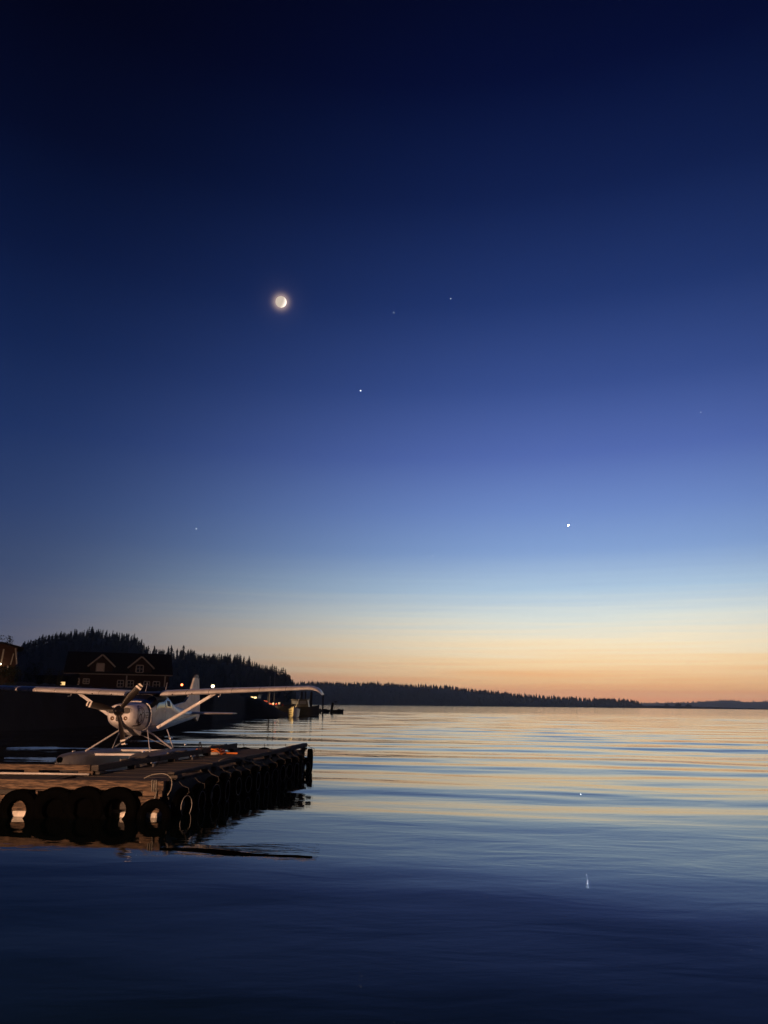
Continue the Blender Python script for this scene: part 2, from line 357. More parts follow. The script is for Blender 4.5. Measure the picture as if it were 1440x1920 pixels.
def ridge(name, sky, shorey, cresty, treeh, pxs, mhill, treen, fname, flabel, tw):
    rows = []
    for i in range(161):
        px = pxs[0] + (pxs[1] - pxs[0]) * i / 160; k = slope(px); y0 = lerp(shorey, px); y1 = y0 + cresty
        zc = max(.3, at_y(px, lerp(sky, px) + treeh * .7, y1).z)
        rows.append([Vector((k * Y, Y, z)) for Y, z in ((y0, -.4), (y0 + 6, min(zc, 1.2)), (y0 + cresty * .35, zc * .45), (y0 + cresty * .7, zc * .85), (y1, zc), (y1 + 250, -1))])
    o = MB().grid(rows).build(name, mhill, smooth='all'); o['kind'] = 'structure'
    if not treen: return
    b = MB(); r = random.Random(len(sky)); pxm = .97 / F
    for i in range(treen):
        px = r.uniform(*pxs); crest = i < treen * .35; y0 = lerp(shorey, px); f = 1 if crest else r.uniform(.02, 1); Y = y0 + cresty * f; k = slope(px)
        zc = max(.3, at_y(px, lerp(sky, px) + treeh * .7, y0 + cresty).z); zz = lerp([(0, .3), (.35, zc * .45), (.7, zc * .85), (1, zc)], f)
        u = Y * pxm * treeh * ((r.triangular(.5, 1.55, .85) if crest else r.uniform(.4, .8))); wd = u * tw * r.uniform(.7, 1.3)
        for q, (za, zb, sc) in enumerate(((-.1, .6, 1), (.35, 1, .62))):
            n = 6; a0 = r.uniform(0, 1)
            b.add([Vector((k * Y, Y, zz + u * zb))] + [Vector((k * Y + wd * sc * math.cos(a0 + 2 * PI * j / n) * r.uniform(.7, 1.1), Y + wd * sc * math.sin(a0 + 2 * PI * j / n), zz + u * za)) for j in range(n)], [(0, j + 1, (j + 1) % n + 1) for j in range(n)])
    tag(b.build(fname, m_tree), flabel, 'forest', kind='stuff')
sky2 = [(500, 1279), (600, 1280), (650, 1283), (700, 1281), (750, 1284), (800, 1285), (850, 1289), (880, 1293), (930, 1298), (1000, 1304), (1060, 1308), (1110, 1311), (1150, 1312), (1180, 1313), (1195, 1316), (1204, 1324)]
ridge('wooded_ridge', sky2, [(480, 1200), (650, 1290), (1204, 1900)], 320., 6.5, (480, 1204), m_hill, 2400, 'ridge_forest', 'long dark wooded ridge along the far shore under the sunset', .32)
sky3 = [(1150, 1316), (1200, 1317), (1300, 1316), (1330, 1313), (1370, 1311.5), (1400, 1315), (1425, 1314), (1500, 1313)]
ridge('distant_hill', sky3, [(1130, 4300), (1520, 4300)], 700., 2.6, (1130, 1520), m_hill, 500, 'distant_forest', 'faint hazy tree line on the most distant hill at the right', .5)
rows = []
for i in range(90):
    px = 1170 + 350 * i / 89; k = slope(px); y0 = 1880 + (px - 1170) * .6; zc = lerp([(1170, 6), (1250, 6.2), (1340, 4.8), (1400, 2.6), (1520, 1.2)], px) + fbm(px * .08, 0) * .9
    rows.append([Vector((k * Y, Y, z)) for Y, z in ((y0, -.3), (y0 + 8, zc * .7), (y0 + 40, zc), (y0 + 200, zc), (y0 + 260, -.3))])
o = MB().grid(rows).build('low_spit', m_hill, smooth='all'); o['kind'] = 'structure'
for px, py, wpx, lab in ((1250, 1320, 11, 'leftmost of three round bushes on the low dark spit'), (1272, 1318.5, 14, 'tallest middle bush of three on the low dark spit'), (1290, 1320.5, 13, 'rightmost of three round bushes on the low dark spit')):
    Y = 1990; top = at_y(px, py, Y); b = MB(); r = random.Random(px); wd = wpx * Y * .97 / F * .5
    for q in range(140):
        a = r.uniform(0, 6.28); e = r.uniform(0, 1.57); rr = r.uniform(.55, 1)
        c = Vector((top.x + wd * rr * math.cos(a) * math.cos(e), Y + wd * rr * math.sin(a) * math.cos(e), 5 + (top.z - 5) * rr * math.sin(e))); s = wd * .22
        b.add([c + Vector((r.uniform(-s, s), r.uniform(-s, s), r.uniform(-s, s))) for _ in range(3)], [(0, 1, 2)])
    t = empty('bush', (top.x, Y, 4.5)); tag(t, lab, 'bush', 'bushes on the spit')
    b.v = [tuple(Vector(p) - t.location) for p in b.v]; b.build('crown', m_leaf, t)
    MB().tube([(0, 0, -.5), (0, 0, (top.z - 5) * .6)], .25, 5, .08).build('trunk', m_bark, t)

# ------------------------------------------------------------------ haze (one closed box round everything near the ground)
hz = bpy.data.materials.new('thin_haze'); hz.use_nodes = True; t = hz.node_tree; t.nodes.clear()
pv = t.nodes.new('ShaderNodeVolumePrincipled'); pv.inputs['Color'].default_value = (.92, .94, 1, 1); pv.inputs['Density'].default_value = 1.15e-4; pv.inputs['Anisotropy'].default_value = .72
om = t.nodes.new('ShaderNodeOutputMaterial'); t.links.new(pv.outputs[0], om.inputs['Volume'])
o = MB().box(-6800, 6800, -6100, 6100, -4.5, 110).build('haze', hz); o['kind'] = 'stuff'; o.display_type = 'WIRE'

# ------------------------------------------------------------------ moon and stars
MD = 2600.
o = MB().sphere((0, 0, 0), MD * math.tan(math.radians(.39)), 48, 32).build('moon', mat('moon_dust', (.8, .78, .74), 1., .35, .06, spec=0, emit=(1, .82, .66), estr=.62), smooth='all', loc=Vector((0, 0, EYE)) + moonv * MD)
tag(o, 'crescent moon with a soft warm glow high in the blue sky', 'moon')
m_star = glowmat('starlight', (.85, .92, 1), 14); m_star2 = glowmat('faint_starlight', (.85, .92, 1), 1.6); m_star3 = glowmat('bright_starlight', (.85, .92, 1), 3.5); m_planet = glowmat('planet_light', (.9, .95, 1), 170)
for px, py, r, mm, lab in ((1066, 985, .95, m_planet, 'brightest star low in the pale sky at the right'), (676, 732.5, 1.0, m_star3, 'clear white star below the moon and to its right'),
                           (738, 586, .8, m_star2, 'left one of two small stars level with the moon'), (845, 560, .75, m_star2, 'right one of two small stars level with the moon'),
                           (368, 991.5, .85, m_star2, 'lone small star above the wooded hill'), (811, 1042, .55, m_star2, 'faint star lowest of all above the far ridge'),
                           (1314, 773, .5, m_star2, 'very faint star near the right edge of the sky')):
    d = ray(px, py); dl = d.length; d.normalize(); SD = 5200.
    o = MB().sphere((0, 0, 0), r * SD / F * .97 / dl * 1.0, 10, 8).build('star', mm, loc=Vector((0, 0, EYE)) + d * SD)
    tag(o, lab, 'star', 'stars in the evening sky')

# ------------------------------------------------------------------ buildings on the shore
HYo = 84.
def P(px, py, Y=HYo): return at_y(px, py, Y)
def bar(b, p, q, t, d=.06, y=None):
    """flat board in the facade plane from p to q (x,z), t wide, d deep, front face at y"""
    p, q = Vector(p), Vector(q); dr = (q - p).normalized(); n = Vector((-dr.y, dr.x)) * t / 2
    c = [p - n, q - n, q + n, p + n]
    b.prism([Vector((a.x, y, a.y)) for a in c], [Vector((a.x, y + d, a.y)) for a in c])
def window(parent, x0, x1, z0, z1, y, cross=True, pane=None, fw=.1):
    b = MB()
    bar(b, (x0, z1), (x1, z1), fw, .08, y - .08); bar(b, (x0, z0), (x1, z0), fw, .1, y - .1)
    bar(b, (x0, z0 + fw / 2), (x0, z1 - fw / 2), fw, .08, y - .08); bar(b, (x1, z0 + fw / 2), (x1, z1 - fw / 2), fw, .08, y - .08)
    f = b.build('window_frame', m_trim, parent)
    MB().box(x0 + fw / 2, x1 - fw / 2, y - .025, y - .01, z0 + fw / 2, z1 - fw / 2).build('pane', pane or m_glass, f)
    if cross:
        b = MB(); bar(b, ((x0 + x1) / 2, z0 + fw / 2), ((x0 + x1) / 2, z1 - fw / 2), .045, .02, y - .05); bar(b, (x0 + fw / 2, (z0 + z1) / 2), (x1 - fw / 2, (z0 + z1) / 2), .045, .018, y - .049)
        b.build('glazing_bar', m_trim, f)
    return f
xl, xr = P(128, 1264).x, P(319, 1266).x; ze = P(220, 1265).z; zr = P(220, 1229).z; zb = 1.6; dep = 8.
h = empty('red_house', ((xl + xr) / 2, HYo, zb), math.radians(19)); ox, oy, oz = h.location
tag(h, 'long dark red house with two gabled dormers and white trimmed windows', 'house')
X = lambda px: (P(px, 1265).x - ox) * .95
Z = lambda py, px=220: P(px, py).z - oz
hw_ = (xr - xl) / 2 * .95
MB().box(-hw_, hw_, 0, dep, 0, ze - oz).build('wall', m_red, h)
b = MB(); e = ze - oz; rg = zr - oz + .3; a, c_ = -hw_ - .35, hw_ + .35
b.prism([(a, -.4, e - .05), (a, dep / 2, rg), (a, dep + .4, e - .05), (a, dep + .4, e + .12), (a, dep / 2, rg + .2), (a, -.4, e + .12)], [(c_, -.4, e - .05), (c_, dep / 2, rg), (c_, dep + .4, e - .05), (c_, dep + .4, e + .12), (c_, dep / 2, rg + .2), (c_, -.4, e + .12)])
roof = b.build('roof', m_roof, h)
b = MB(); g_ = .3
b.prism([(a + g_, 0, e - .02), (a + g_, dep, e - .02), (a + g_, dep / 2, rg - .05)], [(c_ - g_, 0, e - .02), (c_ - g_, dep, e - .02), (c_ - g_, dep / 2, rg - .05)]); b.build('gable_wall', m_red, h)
MB().box(a, c_, -.47, -.41, e - .04, e + .06).build('gutter', mat('gutter_grey', (.16, .15, .14), .6), roof)
for cx, py0 in ((189.5, 1228.5), (263.5, 1231)):
    x = X(cx); zt = Z(py0, cx); hw = (X(cx + 25.5) - X(cx - 25.5)) / 2; zz = Z(py0 + 22, cx); y0 = -.06
    b = MB(); b.prism([(x - hw * .82, y0, e), (x + hw * .82, y0, e), (x + hw * .82, y0, zz), (x, y0, zt - .12), (x - hw * .82, y0, zz)], [(x - hw * .82, dep / 2, e), (x + hw * .82, dep / 2, e), (x + hw * .82, dep / 2, zz), (x, dep / 2, zt - .12), (x - hw * .82, dep / 2, zz)])
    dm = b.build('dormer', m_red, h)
    for sgn in (-1, 1):
        b = MB(); q = [(x, zt - .1), (x + sgn * hw, zz - .08), (x + sgn * hw, zz + .06), (x, zt + .06)]
        b.prism([Vector((p, y0 - .3, z)) for p, z in q], [Vector((p, dep / 2, z)) for p, z in q]); b.build('dormer_roof', m_roof, dm)
        b = MB(); bar(b, (x + sgn * .03, zt), (x + sgn * hw, zz), .15, .05, y0 - .36); b.build('rake_board', m_trim, dm)
    x0, x1 = X(cx - 10 + .5), X(cx + 4.8); 
    if cx > 200: x0, x1 = X(cx - 9), X(cx + 4.5)
    window(h, x0, x1, Z(1261, cx), Z(1244.5 if cx < 200 else 1247, cx), y0, cx > 200, m_curtain if cx < 200 else None)
for p0, p1, t0, t1 in ((138, 151.5, 1273.5, 1285), (158, 169.5, 1274, 1283), (221.5, 233, 1275.5, 1288), (240, 252, 1275.5, 1288), (271.5, 282.5, 1276.5, 1289), (289, 302, 1276.5, 1289)):
    window(h, X(p0), X(p1), Z(t1), Z(t0), 0, True, fw=.09)
for p in (127.5, 311.5, 238): MB().box(X(p) - .07, X(p) + .07, -.05, 0, .3 if p != 238 else 1.5, e - .06).build('corner_board', m_trim, h)
MB().box(X(129.5), X(134.5), -.04, 0, Z(1285), Z(1278)).build('wall_sign', m_curtain, h)

# low shed with a lit doorway left of the house
s0 = at_y(104, 1284.5, 80); s1 = at_y(122.5, 1278, 80); sh = empty('boat_shed', ((s0.x + s1.x) / 2, 80, 1.7)); tag(sh, 'low black shed with a warmly lit opening beside the red house', 'shed')
wx = s0.x - sh.location.x; wz0, wz1 = s0.z - 1.7, s1.z - 1.7; wx1 = s1.x - sh.location.x
b = MB(); b.box(wx - 2, wx, 0, 3, 0, wz1 + .5); b.box(wx1, wx1 + .25, 0, 3, 0, wz1 + .5); b.box(wx, wx1, 0, 3, 0, wz0); b.box(wx, wx1, 0, 3, wz1, wz1 + .5); b.build('wall', m_roof, sh)
MB().prism([(wx - 2.2, -.3, wz1 + .5), (wx1 + .4, -.3, wz1 + .5), (wx1 + .4, 3.2, wz1 + .5), (wx - 2.2, 3.2, wz1 + .5)], [(wx - 2.2, -.3, wz1 + .6), (wx1 + .4, -.3, wz1 + .6), (wx1 + .4, 3.2, wz1 + 1.), (wx - 2.2, 3.2, wz1 + 1.)]).build('roof', m_roof, sh)
MB().box(wx, wx1, 1.2, 1.25, wz0, wz1).build('lit_interior', glowmat('lit_interior', (1, .62, .24), 1.1), sh)
MB().box(wx, wx + (wx1 - wx) * .38, .2, .6, wz0 + .12, wz0 + .26).build('shelf', m_roof, sh)

# red gabled building at the left edge
LY = 60.
lb = empty('red_building', (at_y(6, 1250, LY).x, LY, 2.9), math.radians(26)); tag(lb, 'red brown shingled building with slanted white trim at the left edge', 'house')
lx = lambda px, py: at_y(px, py, LY).x - lb.location.x
lz = lambda px, py: at_y(px, py, LY).z - 2.9
x29 = lx(29, 1240)
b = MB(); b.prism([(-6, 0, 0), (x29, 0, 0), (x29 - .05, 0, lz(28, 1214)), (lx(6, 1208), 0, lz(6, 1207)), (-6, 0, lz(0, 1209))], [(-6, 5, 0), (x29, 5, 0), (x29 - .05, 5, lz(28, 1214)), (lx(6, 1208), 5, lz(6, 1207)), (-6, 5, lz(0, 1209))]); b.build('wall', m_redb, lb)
for (p0, q0, p1, q1, tt) in ((7.5, 1217, 2.5, 1244, .11), (24, 1225, 18.5, 1246, .08), (27.3, 1215, 29.2, 1245, .1)):
    b = MB(); bar(b, (lx(p0, q0), lz(p0, q0)), (lx(p1, q1), lz(p1, q1)), tt, .06, -.06); b.build('trim_board', m_trim, lb)
MB().prism([(-6.3, -.5, lz(0, 1208)), (lx(6, 1208), -.5, lz(6, 1206)), (x29 + .4, -.5, lz(30, 1215)), (x29 + .4, -.5, lz(30, 1213.5)), (lx(6, 1208), -.5, lz(6, 1204.5)), (-6.3, -.5, lz(0, 1206.5))], [(-6.3, 5.4, lz(0, 1208)), (lx(6, 1208), 5.4, lz(6, 1206)), (x29 + .4, 5.4, lz(30, 1215)), (x29 + .4, 5.4, lz(30, 1213.5)), (lx(6, 1208), 5.4, lz(6, 1204.5)), (-6.3, 5.4, lz(0, 1206.5))]).build('roof', m_roof, lb)
def wall_lamp(parent, x, z, y, s):
    f = MB().tube([(x, y, z + .12), (x, y, z + .04)], .02, 8, .1).build('lamp_shade', m_black, parent)
    MB().sphere((x, y, z), .07, 10, 6, (1, 1, 1.2)).build('bulb', glowmat('porch_bulb', (1, .72, .42), s), f)
wall_lamp(lb, lx(1.2, 1245), lz(1.2, 1245), -.22, 9)
MB().box(lx(14, 1250) - .05, lx(14, 1250) + .05, -.12, -.02, lz(14, 1256), lz(14, 1248)).build('post_cap', m_trim, lb)
def lampat(px, py, Y, power, col, rad=.08):
    l = bpy.data.lights.new('lamp_light', 'POINT'); l.energy = power; l.color = col; l.shadow_soft_size = rad; l.use_soft_falloff = False
    o = bpy.data.objects.new('lamp_light', l); COL.objects.link(o); o.location = at_y(px, py, Y); return o
l1 = lampat(1.2, 1246, LY - .75, 9, (1, .6, .3)); 
# broadleaf tree behind it, and low shrubs
def leafy(px, ptop, Y, wpx, zb, lab, name='broadleaf_tree', n=900, lift=.45, grp=None, seed=1):
    top = at_y(px, ptop, Y); t = empty(name, (top.x, Y, zb)); tag(t, lab, 'tree' if 'tree' in name else 'shrub', grp); r = random.Random(seed)
    wd = wpx * Y * .97 / F / 2; hh = top.z - zb; b = MB(); cl = []
    for q in range(11):
        a = r.uniform(0, 6.28); cl.append(Vector((wd * r.uniform(.1, .8) * math.cos(a), wd * r.uniform(.1, .8) * math.sin(a), hh * r.uniform(lift, .92))))
    for q in range(n):
        c = r.choice(cl) + Vector((r.gauss(0, .16 * wd), r.gauss(0, .16 * wd), r.gauss(0, .1 * hh * (1 - lift) * 1.8))); c.z = min(hh, max(.05, c.z)); s = max(.09, wd * .085)
        b.add([c + Vector((r.uniform(-s, s), r.uniform(-s, s), r.uniform(-s, s))) for _ in range(3)], [(0, 1, 2)])
    b.build('crown', m_leaf, t); b = MB(); b.tube([(0, 0, -.4), (.05 * wd, 0, hh * .4), (0, 0, hh * .75)], .05 * wd + .04, 6, .03)
    for c in cl[:6]: b.tube([(0, 0, hh * min(.4, lift)), tuple(c)], .03 * wd + .02, 5, .015)
    b.build('trunk', m_bark, t)
leafy(6, 1250, 57, 60, 2.9, 'low dark bushes in front of the red gabled building at the left edge', 'shrub', 900, .2, 'shrubs between the red buildings', 77)
leafy(13, 1193, 66, 34, 1.8, 'ragged broadleaf tree rising behind the red gable at the left edge', n=700, lift=.55, seed=5)
for i, (px, py, wp) in enumerate(((42, 1240, 30), (62, 1243, 34), (88, 1254, 34), (110, 1258, 26))):
    leafy(px, py, 72 + i, wp, 1.7, ['dark shrub just right of the red gabled building', 'wide dark shrub second to the right of the red gabled building', 'low dark shrub halfway between the two red buildings', 'small dark shrub nearest the long red house'][i], 'shrub', 700, .25, 'shrubs between the red buildings', 11 + i)

# lamp posts beyond the wing
def lamp_post(px, py, Y, lab, col, es, power, zb, rad=.16, name='lamp_post'):
    p = at_y(px, py, Y); t = empty(name, (p.x, Y, zb)); tag(t, lab, 'lamp'); hh = p.z - zb
    MB().tube([(0, .3, 0), (0, .3, hh + .3)], .06, 8, .04).build('pole', m_steel, t)
    MB().tube([(0, .3, hh + .28), (0, .05, hh + .3)], .03, 6).build('arm', m_steel, t)
    MB().tube([(0, 0, hh + .32), (0, 0, hh + .16)], .06, 10, rad * 1.2).build('lamp_shade', m_black, t)
    MB().sphere((0, 0, hh), rad, 12, 8).build('bulb', glowmat('bulb', col, es), t)
    l = bpy.data.lights.new('lamp_light', 'SPOT'); l.energy = power; l.color = col; l.shadow_soft_size = rad; l.spot_size = math.radians(130); l.spot_blend = .6
    lo = bpy.data.objects.new('lamp_light', l); COL.objects.link(lo); lo.parent = t; lo.location = (0, -.05, hh - rad - .1)
lamp_post(399, 1286.5, 101, 'bright warm white lamp shining just above the wing near the strut', (1, .74, .4), 7, 110, 2.5, .21)
lamp_post(341, 1284, 92, 'small glowing red lamp between the house and the tail fin', (1, .16, .05), 9, 30, 2., .13)

def boat_spot(a, c, power, col):
    a, c = at_y(*a), at_y(*c); l = bpy.data.lights.new('boat_spot_light', 'SPOT'); l.energy = power; l.color = col; l.shadow_soft_size = .05; l.spot_size = math.radians(48); l.spot_blend = .5
    o = bpy.data.objects.new('boat_spot_light', l); COL.objects.link(o); o.location = a; o.rotation_euler = (c - a).to_track_quat('-Z', 'Y').to_euler()
# ------------------------------------------------------------------ boats and pier at the end of the bank
def boat(name, lab, loc, rz, Ln, wd, hh, mh, cabin=None, grp='boats at the end of the bank'):
    t = empty(name, loc, rz); tag(t, lab, 'boat', grp)
    rings = []
    for q, wf, zt, zk in ((-.5, .8, 1, -.1), (-.3, .98, .97, -.2), (0, 1, 1, -.22), (.25, .86, 1.1, -.2), (.4, .5, 1.22, -.12), (.5, .05, 1.35, .3)):
        y = wd / 2 * wf; rings.append([Vector((q * Ln, -y, zt * hh)), Vector((q * Ln, -y * .85, .05)), Vector((q * Ln, 0, zk)), Vector((q * Ln, y * .85, .05)), Vector((q * Ln, y, zt * hh))])
    MB().loft(rings).build('hull', mh, t, smooth=True)
    b = MB()
    for s in (-1, 1): b.tube([(r[0].x, s * abs(r[0].y), r[0].z + .02) for r in rings], .05, 6)
    b.build('gunwale', m_black, t)
    if cabin:
        x0, x1, ch, mw = cabin; y = wd * .36
        c = MB().prism([(x0, -y, hh * .7), (x1, -y * .85, hh * .7), (x1, y * .85, hh * .7), (x0, y, hh * .7)], [(x0, -y * .92, hh + ch), (x1 - .35, -y * .8, hh + ch), (x1 - .35, y * .8, hh + ch), (x0, y * .92, hh + ch)]).build('cabin', mh, t)
        MB().box(x0 - .15, x1 - .15, -y - .05, y + .05, hh + ch + .003, hh + ch + .08).build('cabin_roof', mh, t)
        for s in (-1, 1):
            for k in range(2):
                a = x0 + .2 + k * (x1 - x0 - .6) / 2
                MB().box(a, a + (x1 - x0 - .6) / 2 - .12, s * y * .95 - .04, s * y * .95 + .04, hh + ch * .45, hh + ch * .85).build('window', mw, t)
    return t
m_litwin = glowmat('lit_window', (1, .68, .3), 2.2); m_greywin = mat('grey_window', (.3, .33, .38), .2, .1)
p = at_y(502, 1317, 118)
p = at_y(502, 1317, 134)
wb = boat('work_boat', 'work boat with a bright yellow cabin and red gear on deck under the wingtip', (p.x + .4, 134, .25), math.radians(-8), 8.4, 2.8, 1.2, m_hull, (-3.3, -1.6, 1.85, m_litwin))
MB().box(-3.75, -3.55, -.6, -.5, 2.3, 2.75).build('work_light', glowmat('work_light', (1, .85, .5), 7), wb)
boat_spot((495, 1306, 129), (517, 1318, 134.5), 1700, (1, .62, .3))
gear = [('red crate at the stern side of the lit work boat stack', -1.0, 0), ('red crate in the middle of the work boat deck', -.3, 0), ('red crate nearest the bow of the work boat', .5, 0), ('red crate on top of the stack on the work boat', -.65, .45)]
for lab, dx, dz in gear:
    pos = wb.matrix_basis @ Vector((dx, -.75, 1.32 + dz)); cr = empty('crate', pos, math.radians(-8 + random.uniform(-6, 6))); tag(cr, lab, 'crate', 'crates on the work boat')
    b = MB(); b.box(-.32, .32, -.24, .24, 0, .04)
    for z0 in (.06, .2, .34):
        b.box(-.32, .32, -.24, -.21, z0, z0 + .09); b.box(-.32, .32, .21, .24, z0, z0 + .09); b.box(-.32, -.29, -.21, .21, z0, z0 + .09); b.box(.29, .32, -.21, .21, z0, z0 + .09)
    for sx_ in (-.318, .288):
        for sy_ in (-.238, .208): b.box(sx_, sx_ + .03, sy_, sy_ + .03, .035, .44)
    b.build('crate_body', m_crate, cr)
for i, (dx, dz, cm, lab) in enumerate(((.95, 1.35, m_hullw, 'pale round buoy on the rail of the work boat'), (1.45, 1.3, m_crate, 'red round buoy on the rail of the work boat'), (1.95, 1.42, m_hullw, 'pale round buoy by the bow of the work boat'), (2.5, 1.2, m_crate, 'small red buoy hanging at the bow of the work boat'))):
    pos = wb.matrix_basis @ Vector((dx, -1.2, dz + .3)); bo = empty('buoy', pos); tag(bo, lab, 'buoy', 'buoys on the work boat')
    MB().sphere((0, 0, 0), .2, 12, 8, (1, 1, 1.15)).build('float_ball', cm, bo, smooth='all'); MB().torus((0, 0, .25), .05, .018, (1, 0, 0), 10, 5).build('eye', m_steel, bo)
p = at_z(546, 1346, 0)
lit = boat('skiff', 'small skiff standing in for a golden light reflection beside the end of the bank', (p.x, p.y + 3.2, 0), math.radians(-86), 6.2, 1.7, 1.15, m_hullw)  # boat stands in for a lamp's golden reflection on the water
b = MB()
for z in (.35, .62, .9): b.tube([(-2.4, -.86, z), (0, -.9, z), (1.6, -.72, z + .06), (2.7, -.3, z + .12), (3.0, 0, z + .18)], .035, 6)
b.build('rub_rail', m_beam, lit)
MB().tube([(.6, 0, .8), (.5, .9, 3.2)], .035, 6, .02).build('mast', m_alu, lit)
boat_spot((533, 1322, p.y - 2.5), (546, 1334, p.y + 1.5), 700, (1, .62, .2))  # unseen spot added to turn the skiff golden
p = at_y(563, 1342, 136)
boat('cabin_cruiser', 'dark cabin boat with grey windows moored among the pilings', (p.x, 137, 0), math.radians(-4), 6.3, 2.4, 1.3, m_hull, (-1.6, 1.5, 1.35, m_greywin))

PY = 172.
pr = empty('float_dock', (at_z(600, 1337, 0).x, PY, 0)); tag(pr, 'dark floating pier reaching out past the wingtip', 'dock')
pl = lambda px: at_y(px, 1333, PY).x - pr.location.x
MB().box(pl(556), pl(632), 0, 2.6, .25, .72).build('deck', m_pile, pr)
for k in range(5):
    a = pl(560 + k * 15); MB().box(a, a + 1.3, .2, 2.4, -.3, .247).build('pontoon', m_beamdark, pr)
for i, (a, wd_, hh_) in enumerate(((588, 2.0, .38), (597, 1.2, .24), (610, .9, .18))):
    p = at_y(a, 1333, PY + .8); bx = empty('dock_box', (p.x, PY + .9, .723)); tag(bx, ['long dark bundle lying on the floating pier', 'low dark box in the middle of the floating pier', 'small dark box near the outer end of the floating pier'][i], 'box', 'gear on the floating pier')
    MB().box(-wd_ / 2, wd_ / 2, -.35, .35, 0, hh_ * .8).build('box_body', m_pile, bx, bevel=.05); MB().prism([(-wd_ / 2 - .04, -.4, hh_ * .8 + .003), (wd_ / 2 + .04, -.4, hh_ * .8 + .003), (wd_ / 2 + .04, .4, hh_ * .8 + .003), (-wd_ / 2 - .04, .4, hh_ * .8 + .003)], [(-wd_ / 2, -.2, hh_), (wd_ / 2, -.2, hh_), (wd_ / 2, .2, hh_), (-wd_ / 2, .2, hh_)]).build('lid', m_pile, bx)
pil = [(565.8, 1298, 1337, 3.6, 168, 0), (573, 1298, 1339, 2.3, 160, 0), (583.8, 1298, 1340, 3.8, 155, 0), (606, 1301, 1337.5, 2.4, 170, 0), (553.5, 1299, 1336, 1.6, 166, 0)]
plabs = ['leftmost thick piling under the wingtip', 'thin piling second from the left under the wingtip', 'thickest piling directly under the wing end', 'outermost tall piling standing just beyond the wingtip', 'thin piling behind the lit skiff mast']
for (px, pt, pb, wpx, Y, ln), lab in zip(pil, plabs):
    top = at_y(px, pt, Y); r = wpx * 1.25 * Y * .97 / F / 2; t = empty('piling', (top.x, Y, 0)); tag(t, lab, 'piling', 'pilings of the floating pier')
    MB().tube([(0, 0, -1.5), (0, 0, 2), (.03, 0, top.z)], r * 1.05, 9, r * .9).build('post', m_pile, t, smooth=True)
    MB().tube([(.03, 0, top.z + .002), (.03, 0, top.z + .25)], r * .98, 9, .03).build('cap', m_pile, t)
a, c_ = at_y(624.5, 1317.5, PY), at_y(620.5, 1337, PY); t = empty('piling', (c_.x, PY - .6, 0)); tag(t, 'short piling leaning to the right near the pier end', 'piling', 'pilings of the floating pier')
MB().tube([(-.1, 0, -1), (a.x - c_.x, 0, a.z)], .3, 9, .28).build('post', m_pile, t, smooth=True)
# small boat with a tall rail at the pier's end
p = at_z(634, 1337.5, 0); t = boat('workskiff', 'small dark boat with a railed stand moored at the outer end of the floating pier', (p.x - .1, PY + .2, 0), math.radians(4), 2.6, 1.4, .62, m_black, None)
b = MB()
for sx_ in (-.75, -.1):
    for sy_ in (-.35, .35): b.tube([(sx_, sy_, .5), (sx_ * .8 - .08, sy_ * .8, 2.3)], .025, 5)
b.tube([(-.7, -.3, 2.05), (-.15, -.3, 2.05), (-.15, .3, 2.05), (-.7, .3, 2.05), (-.7, -.3, 2.05)], .022, 5)
b.build('stand', m_steel, t); MB().box(-.72, -.12, -.32, .32, 2.3, 2.52).build('equipment_box', m_pile, t)
MB().tube([(-.4, 0, 2.5), (-.38, 0, 5.)], .025, 5, .012).build('antenna', m_steel, t)
MB().sphere((.35, 0, .62), .42, 10, 6, (1.3, .9, .8)).build('gear_cover', m_black, t)
for px, pt, pb, rr, mm, lab in ((507, 1267.5, 1318, .14, m_trim, 'thick pale mast rising above the wing near its tip'), (516, 1261, 1318, .06, m_steel, 'thin tall grey mast beside the thick pale one'), (503, 1285, 1318, .05, m_steel, 'short thin pole left of the pale mast')):
    Y = 139; a = at_y(px, pt, Y); t = empty('mast', (a.x, Y, .4)); tag(t, lab, 'mast', 'masts behind the wing')
    MB().tube([(0, 0, 0), (0, 0, a.z - .4)], rr, 8, rr * .8).build('pole', mm, t); MB().tube([(-.25, 0, a.z - 1.4), (.25, 0, a.z - 1.4)], .02, 5).build('crosstree', m_steel, t)

# ------------------------------------------------------------------ near dock
DZ = .66
S = .155                                                # the finger runs out to the right
def xr_(y): return -4.10 + S * (y - 15.42)
def xl_(y): return -6.13 + (S - .012) * (y - 15.42)
dk = empty('floating_dock', (-5, 15.4, 0)); tag(dk, 'weathered wooden floating dock with tyre fenders beside the seaplane', 'dock')
def dpart(b, name, m, **k):
    o0 = Vector((-5, 15.4, 0)); b.v = [tuple(Vector(p) - o0) for p in b.v]; return b.build(name, m, dk, **k)
rd = random.Random(9); y = 15.56; YE = 26.35
while y < YE - .1:
    wv = rd.uniform(.135, .16); y1 = min(YE, y + wv); dz = rd.uniform(-.006, .006); dx = rd.uniform(-.03, .03); q = 0
    bot = [(xl_(y) + .05, y, DZ - .045), (xr_(y) - .04 + dx, y, DZ - .045), (xr_(y1) - .04 + dx, y1 - .012, DZ - .045), (xl_(y1) + .05, y1 - .012, DZ - .045)]
    dpart(MB().prism(bot, [(a, b_, DZ + dz + rd.uniform(-.003, .003)) for a, b_, _ in bot]), 'plank', m_deck); y += wv
# cross walk to the left of the finger
x = -6.2
while x > -11.6:
    wv = rd.uniform(.14, .17); yb = 16.46; dz = rd.uniform(-.005, .005)
    dpart(MB().box(x - wv + .012, x, 15.56, yb, DZ - .045, DZ + dz), 'plank', m_deck); x -= wv
